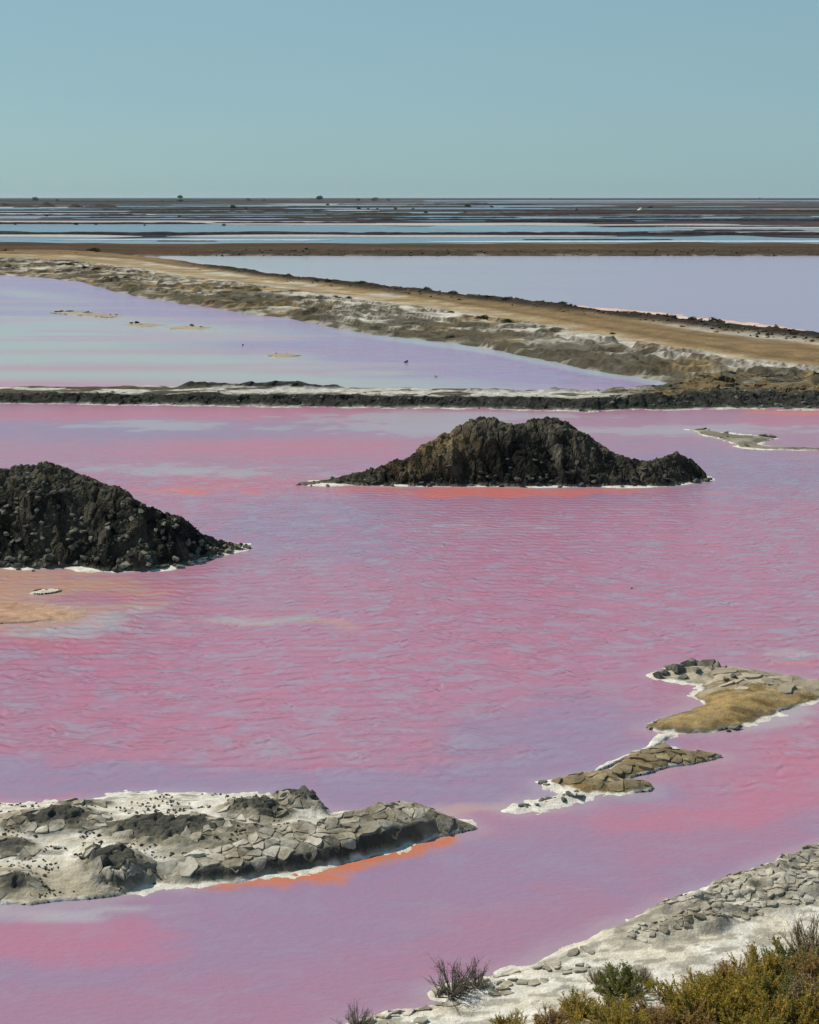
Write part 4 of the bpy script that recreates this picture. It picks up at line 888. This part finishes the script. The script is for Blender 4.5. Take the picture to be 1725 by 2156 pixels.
def shrub(kind, px, py, s, label, group=None, var=None, sy=1.0, sz=1.0):
    """base of the shrub seen at photo position px, py"""
    x, y = (float(c) for c in G(px, py))
    for it in range(4):
        z = float(shF(x, y)); x, y = (float(c) for c in G(px, py, z))
    z = float(shF(x, y)); i = len(SHR) if var is None else var; st, fo = KINDS[kind][i % len(KINDS[kind])]
    r = empty('shrub', (x, y, z-.03)); prop(r, label, 'shrub', group); obj('stems', st, r); obj('foliage', fo, r)
    r.rotation_euler = (0, 0, random.uniform(0, 6.28)); r.scale = (s, s*sy, s*sz); SHR.append(r); return r
random.seed(12)
shrub('grey', 955, 2093, 1.0, 'grey twiggy shrub with purplish tips on the point of the salt shore'); shrub('grey', 1003, 2078, .55, 'small grey sprig close right of the twiggy shrub at the water edge', var=1)
shrub('grey', 750, 2166, .62, 'small sparse twiggy shrub at the bottom edge in the pink water corner', var=0)
shrub('green', 1305, 2094, .75, 'rounded green shrub alone on the white sand before the thicket', sz=.95); shrub('dry', 1258, 2070, .34, 'thin dry sprig standing at the left shoulder of the rounded green shrub'); shrub('dry', 1352, 2066, .34, 'thin dry sprig standing at the right shoulder of the rounded green shrub')
G_ = 'shrubs of the bottom right thicket'
for (k, x, y, s, lab, sz) in [
    ('dry', 1712, 2030, .95, 'tall dry brown shrub at the right edge, topmost of the thicket', 1.1),
    ('green', 1668, 2068, .95, 'dark green upright shrub left of the tall dry shrub at the right edge', .95),
    ('rust', 1735, 2095, 1.0, 'rusty shrub cut by the right edge below the tall dry shrub', 1.0),
    ('olive', 1610, 2090, .85, 'olive shrub below and left of the dark green upright shrub', .95),
    ('rust', 1545, 2100, .85, 'rusty brown shrub in the upper middle of the thicket', .9),
    ('olive', 1490, 2112, .65, 'olive shrub on the upper left slope of the thicket near white sand', .85),
    ('rust', 1430, 2122, .5, 'small rusty shrub behind which bare white sand opens', .8),
    ('green', 1650, 2140, .95, 'bright green shrub low in the right half of the thicket', .9),
    ('olive', 1570, 2150, 1.0, 'broad ochre shrub at the bottom in the right half of the thicket', .95),
    ('dry', 1700, 2168, 1.0, 'dry straw shrub at the bottom right corner', .95),
    ('olive', 1470, 2160, .95, 'broad olive shrub at the bottom in the middle of the thicket', .9),
    ('dry', 1530, 2185, .8, 'dry twiggy shrub at the bottom edge under the broad ochre shrub', .7),
    ('rust', 1380, 2168, .7, 'rusty shrub at the bottom below the small sand opening', .85),
    ('olive', 1290, 2165, .6, 'olive shrub at the bottom below the rounded green shrub', .8),
    ('olive', 1215, 2140, .55, 'ochre shrub left below the rounded green shrub', .85),
    ('rust', 1160, 2168, .55, 'rusty brown shrub near the left end of the thicket', .8),
    ('olive', 1075, 2180, .5, 'low ochre shrub leftmost of the thicket at the bottom edge', .7),
    ('olive', 1760, 2190, 1.0, 'olive shrub beyond the bottom right corner', 1.0), ('olive', 1600, 2215, 1.0, 'olive shrub half below the bottom edge right', 1.0), ('rust', 1440, 2220, 1.0, 'rusty shrub half below the bottom edge middle', 1.0), ('olive', 1290, 2220, .9, 'olive shrub half below the bottom edge left', 1.0)]:
    shrub(k, x, y, s, lab, G_, sz=sz)

# ------------------------------------------------------------------ low tufts on the causeway, bushes and pines far away
def cloud_mesh(name, seed, n, pal, shape=(1, 1, .55), leaf=.14, lobes=7):
    rs = np.random.RandomState(seed); L = rs.normal(size=(lobes, 3)); L /= np.linalg.norm(L, axis=1)[:, None]; L *= rs.uniform(.2, .62, (lobes, 1)); L[:, 2] = np.abs(L[:, 2])*.8
    k = rs.randint(lobes, size=n); v = rs.normal(size=(n, 3)); v /= np.linalg.norm(v, axis=1)[:, None]; B = L[k]+v*(rs.uniform(.2, 1, (n, 1))**.5)*.42
    B[:, 2] = B[:, 2].clip(0.0); B *= np.array(shape); D = v+rs.normal(size=(n, 3))*.5+np.array([0, 0, .4]); l = leaf*rs.uniform(.6, 1.3, n)
    V, F = blades(B, D, l, l*.7, rs); pal = np.array(pal); c = pal[rs.randint(len(pal), size=lobes)][k]*rs.uniform(.7, 1.3, (n, 1)); return mesh(name, V, F, M_LEAF, np.repeat(c, 4, 0), smooth=False)
def stub_mesh(seed):
    rs = np.random.RandomState(seed); n = 6; a = np.linspace(0, 6.28, n, endpoint=False); t = np.stack([np.cos(a)*.5, np.sin(a)*.5, np.full(n, .4)], 1); V, F = tubes(t*.1*np.array([1, 1, 0]), t, np.full(n, .04), np.full(n, .015)); return mesh('stems', V, F, M_WOOD, smooth=False)
TUFT = [cloud_mesh('foliage', 60+i, 700, [(.05, .042, .02), (.07, .055, .028), (.04, .04, .02), (.09, .065, .035)], (1, 1, .75), .16) for i in range(3)]; TSTEM = stub_mesh(4)
def tuft(x, y, s, label, fld, group, cat='bush', name='low_bush', zoff=0):
    gx, gy = (float(c) for c in G(x, y)); z = float(fld(gx, gy)) if fld else -.4
    for it in range(3):
        gx, gy = (float(c) for c in G(x, y, z)); z = float(fld(gx, gy)) if fld else -.4
    r = empty(name, (gx, gy, z-.04)); prop(r, label, cat, group); obj('stems', TSTEM, r); obj('foliage', random.choice(TUFT), r); r.scale = (s, s, s*random.uniform(.8, 1.1)); r.rotation_euler = (0, 0, random.uniform(0, 6.28))
GT = 'low bushes on the causeway'
for (x, y, s, lab) in [(130, 557, .8, 'left of two dark bushes close together near the left end of the causeway'), (145, 557, .9, 'right of two dark bushes close together near the left end of the causeway'), (180, 562, .8, 'dark bush between the close pair and the rounder bush on the causeway'), (203, 563, .9, 'round dark bush right of the close pair on the left causeway'), (18, 558, .7, 'small bush at the far left on the causeway'),
    (8, 531, 1.3, 'bush at the left end of the brown dyke by the image edge'), (25, 531, .9, 'smaller bush beside the leftmost bush of the brown dyke'), (198, 530, 1.9, 'wide low bush where the brown dyke meets the road'), (160, 535, 1.0, 'small bush left of the wide low bush on the brown dyke'), (125, 534, .7, 'tiny bush far left of the wide low bush on the brown dyke'), (225, 584, .9, 'dark bush on the pond side of the causeway at left'), (242, 585, .7, 'smaller bush touching the dark bush on the pond side at left'), (265, 583, .8, 'flat bush at the right end of the pond-side row at left'),
    (712, 629, .75, 'left of two bushes beside the road in the middle of the causeway'), (733, 630, .75, 'right of two bushes beside the road in the middle of the causeway'), (675, 624, .45, 'small bush left of the two bushes beside the road'), (950, 659, .5, 'flat small bush left of the biggest roadside bush'), (1015, 671, .85, 'biggest roadside bush on the right half of the causeway'), (1053, 673, .55, 'bush just right of the biggest roadside bush'), (1070, 675, .45, 'last small bush right of the biggest roadside bush'), (558, 606, .35, 'small tuft above the salt flats left of centre'), (950, 707, .5, 'tuft on the mud ledge above the mid pond'), (1160, 694, .3, 'tiny tuft on the tan verge right of the biggest roadside bush'), (1290, 703, .35, 'tiny tuft by the road near the right end'), (1155, 752, .5, 'tuft near the mid pond shore right'), (460, 600, .3, 'tiny tuft on the salt flats at left')]:
    tuft(x, y, s, lab, BD_F if 'brown dyke' in lab else CW_F, GT)
# bank scrub seen against the far pond
rsb = np.random.RandomState(5); xb = np.sort(np.r_[rsb.uniform(560, 780, 6), rsb.uniform(800, 1320, 7), rsb.uniform(1360, 1715, 4)])
for k, x in enumerate(xb):
    lo, up = C_LOW(x), C_UP(x); gx, gy = (float(q) for q in G(x, lo-(lo-up)*(.905+rsb.uniform(-.012, .012)))); r = empty('low_bush', (gx, gy, float(CW_F(gx, gy))-.08))
    prop(r, 'scrubby tuft, %s from the left, on the dark bank of the right pond' % ['first', 'second', 'third', 'fourth', 'fifth', 'sixth', 'seventh', 'eighth', 'ninth', 'tenth', 'eleventh', 'twelfth', 'thirteenth', 'fourteenth', 'fifteenth', 'sixteenth', 'seventeenth'][k], 'bush', 'scrub on the bank of the right pond')
    obj('stems', TSTEM, r); obj('foliage', TUFT[k % 3], r); q = rsb.uniform(.3, .75); r.scale = (q*1.3, q, q); r.rotation_euler = (0, 0, rsb.uniform(0, 6.28))

FARB = [cloud_mesh('foliage', 80+i, 260, [(.035, .045, .025), (.05, .055, .03), (.03, .035, .025)], (1, .8, .75), .3, 6) for i in range(3)]
def far_bush(x, y, wpx, label, aspect=.8, name='bush'):
    gx, gy = (float(c) for c in G(x, y, -.4)); s = wpx/FPX*gy*.48; r = empty(name, (gx, gy, -.45)); prop(r, label, 'bush', 'far bushes on the salt pans'); obj('foliage', random.choice(FARB), r); obj('stems', TSTEM, r); r.scale = (s, s, s*aspect*1.25); r.rotation_euler = (0, 0, random.uniform(0, 6.28))
ORD = ['first', 'second', 'third', 'fourth', 'fifth', 'sixth', 'seventh', 'eighth', 'ninth', 'tenth', 'eleventh', 'twelfth', 'thirteenth', 'fourteenth', 'fifteenth', 'sixteenth', 'seventeenth', 'eighteenth', 'nineteenth', 'twentieth', 'twenty-first', 'twenty-second', 'twenty-third', 'twenty-fourth']
fb = sorted([(32, 473, 8), (98, 455, 10), (160, 473, 13), (203, 473, 9), (300, 471, 9), (305, 475, 8), (378, 456, 9), (472, 475, 14), (490, 438, 18), (442, 447, 8), (518, 439, 8), (635, 437, 8), (690, 432, 10), (755, 440, 14), (775, 441, 9), (795, 441, 10), (833, 441, 12), (870, 441, 9), (897, 448, 12), (980, 448, 10), (985, 436, 16), (1035, 437, 12), (1370, 439, 14), (1215, 444, 12)])
for k, (x, y, w) in enumerate(fb): far_bush(x, y, w, '%s from the left of the dark bushes scattered on the far salt pans' % ORD[k])
hb = sorted([(75, 423, 22), (120, 423, 12), (343, 423, 7), (523, 423, 14), (556, 423, 10), (755, 422, 10), (790, 422, 16), (818, 422, 10), (1160, 420, 8), (1600, 419, 8)])
for k, (x, y, w) in enumerate(hb): far_bush(x, y, w, '%s from the left of the dark bushes standing on the horizon line' % ORD[k], .95)

def pine(x, ybase, ytop, wpx, label, seed, crowns):
    gx, gy = (float(c) for c in G(x, ybase, -.4)); m = gy/FPX; H = (ybase-ytop)*m; Wd = wpx*m; r = empty('pine_tree', (gx, gy, -.5)); prop(r, label, 'tree')
    P0 = np.array([[0, 0, 0], [0, 0, H*.5], [0, 0, H*.5], [0, 0, H*.5]]); P1 = np.array([[0, 0, H*.5], [-Wd*.25, 0, H*.75], [Wd*.25, 0, H*.75], [0, Wd*.2, H*.8]])
    V, F = tubes(P0, P1, np.array([.05, .03, .03, .03])*H*.6, np.array([.035, .015, .015, .015])*H*.6); obj('trunk', mesh('trunk', V, F, M_WOOD), r)
    for (zc, ws, hs_) in crowns:
        c = obj('crown', cloud_mesh('crown', seed, 900, [(.03, .045, .025), (.045, .06, .03), (.025, .035, .022)], (Wd*ws*.62, Wd*ws*.5, H*hs_), Wd*.10, 9), r); c.location = (0, 0, H*zc)
pine(381, 424, 411.5, 13, 'slender umbrella pine with a flat crown breaking the horizon left of centre', 5, [(.66, 1.0, .40), (.05, 1.1, .35)])
pine(672, 424, 410.5, 17, 'broad rounded pine standing highest on the horizon', 6, [(.42, 1.0, .62)])

# ------------------------------------------------------------------ far heaps
def far_heap(name, label, cat, x, y, wpx, hpx, c, seed, kind=None):
    gx, gy = (float(q) for q in G(x, y, -.4)); m = gy/FPX; Wd = wpx*m/2; H = hpx*m; n = 48; u = np.linspace(-1, 1, n); U, V = np.meshgrid(u, u); r = np.hypot(U, V)
    Z = H*np.clip(1-r**1.3, 0, 1)**.9*(.75+.5*fbm(U*3+seed, V*3, 4, seed))-.1; C = np.ones(U.shape+(3,))*np.array(c)*(.7+.6*fbm(U*5, V*5, 3, seed+2))[..., None]
    o = obj(name, grid_mesh(name, U*Wd, V*Wd*.7, Z, r < 1.05, M_FAR, C), None, (gx, gy, -.45)); prop(o, label, cat)
HEAPC = (.07, .06, .055)
far_heap('earth_mound', 'small dark rounded heap on the far pans, leftmost and tallest of the row', 'mound', 98, 436, 46, 10, HEAPC, 3)
far_heap('earth_mound', 'low dark heap on the far pans with a pointed right end', 'mound', 160, 437, 36, 8, (.055, .05, .05), 4)
far_heap('earth_mound', 'long flat heap at the right of the far row of heaps', 'mound', 215, 437, 80, 8, (.06, .055, .055), 5)
far_heap('earth_mound', 'dim heap cut by the left image edge on the far pans', 'mound', 8, 434, 40, 7, HEAPC, 6)
far_heap('earth_mound', 'long low heap left of the tallest far heap', 'mound', 55, 437, 60, 6, HEAPC, 7)
far_heap('salt_heap', 'small bright white salt heap far away on the right', 'salt heap', 1349, 443.5, 16, 7, (.7, .66, .52), 8)
far_heap('salt_heap', 'tiny low white salt heap on the far pan at right', 'salt heap', 1402, 478, 20, 3, (.66, .64, .6), 9)

# ------------------------------------------------------------------ sea haze over the plain
def haze():
    import bmesh
    bm = bmesh.new(); bmesh.ops.create_cube(bm, size=1.0); me = bpy.data.meshes.new('haze'); bm.to_mesh(me); bm.free()
    m = bpy.data.materials.new('haze'); m.use_nodes = True; t = m.node_tree; t.nodes.clear(); o = t.nodes.new('ShaderNodeOutputMaterial')
    v = t.nodes.new('ShaderNodeVolumePrincipled'); v.inputs['Density'].default_value = HAZE; v.inputs['Color'].default_value = (.72, .86, .95, 1); v.inputs['Anisotropy'].default_value = .2
    t.links.new(v.outputs[0], o.inputs['Volume']); me.materials.append(m)
    h = obj('haze', me); h.scale = (60000, 60000, 40); h.location = (0, 18, 17.5); prop(h, kind='stuff')
HAZE = 0.00002
haze()
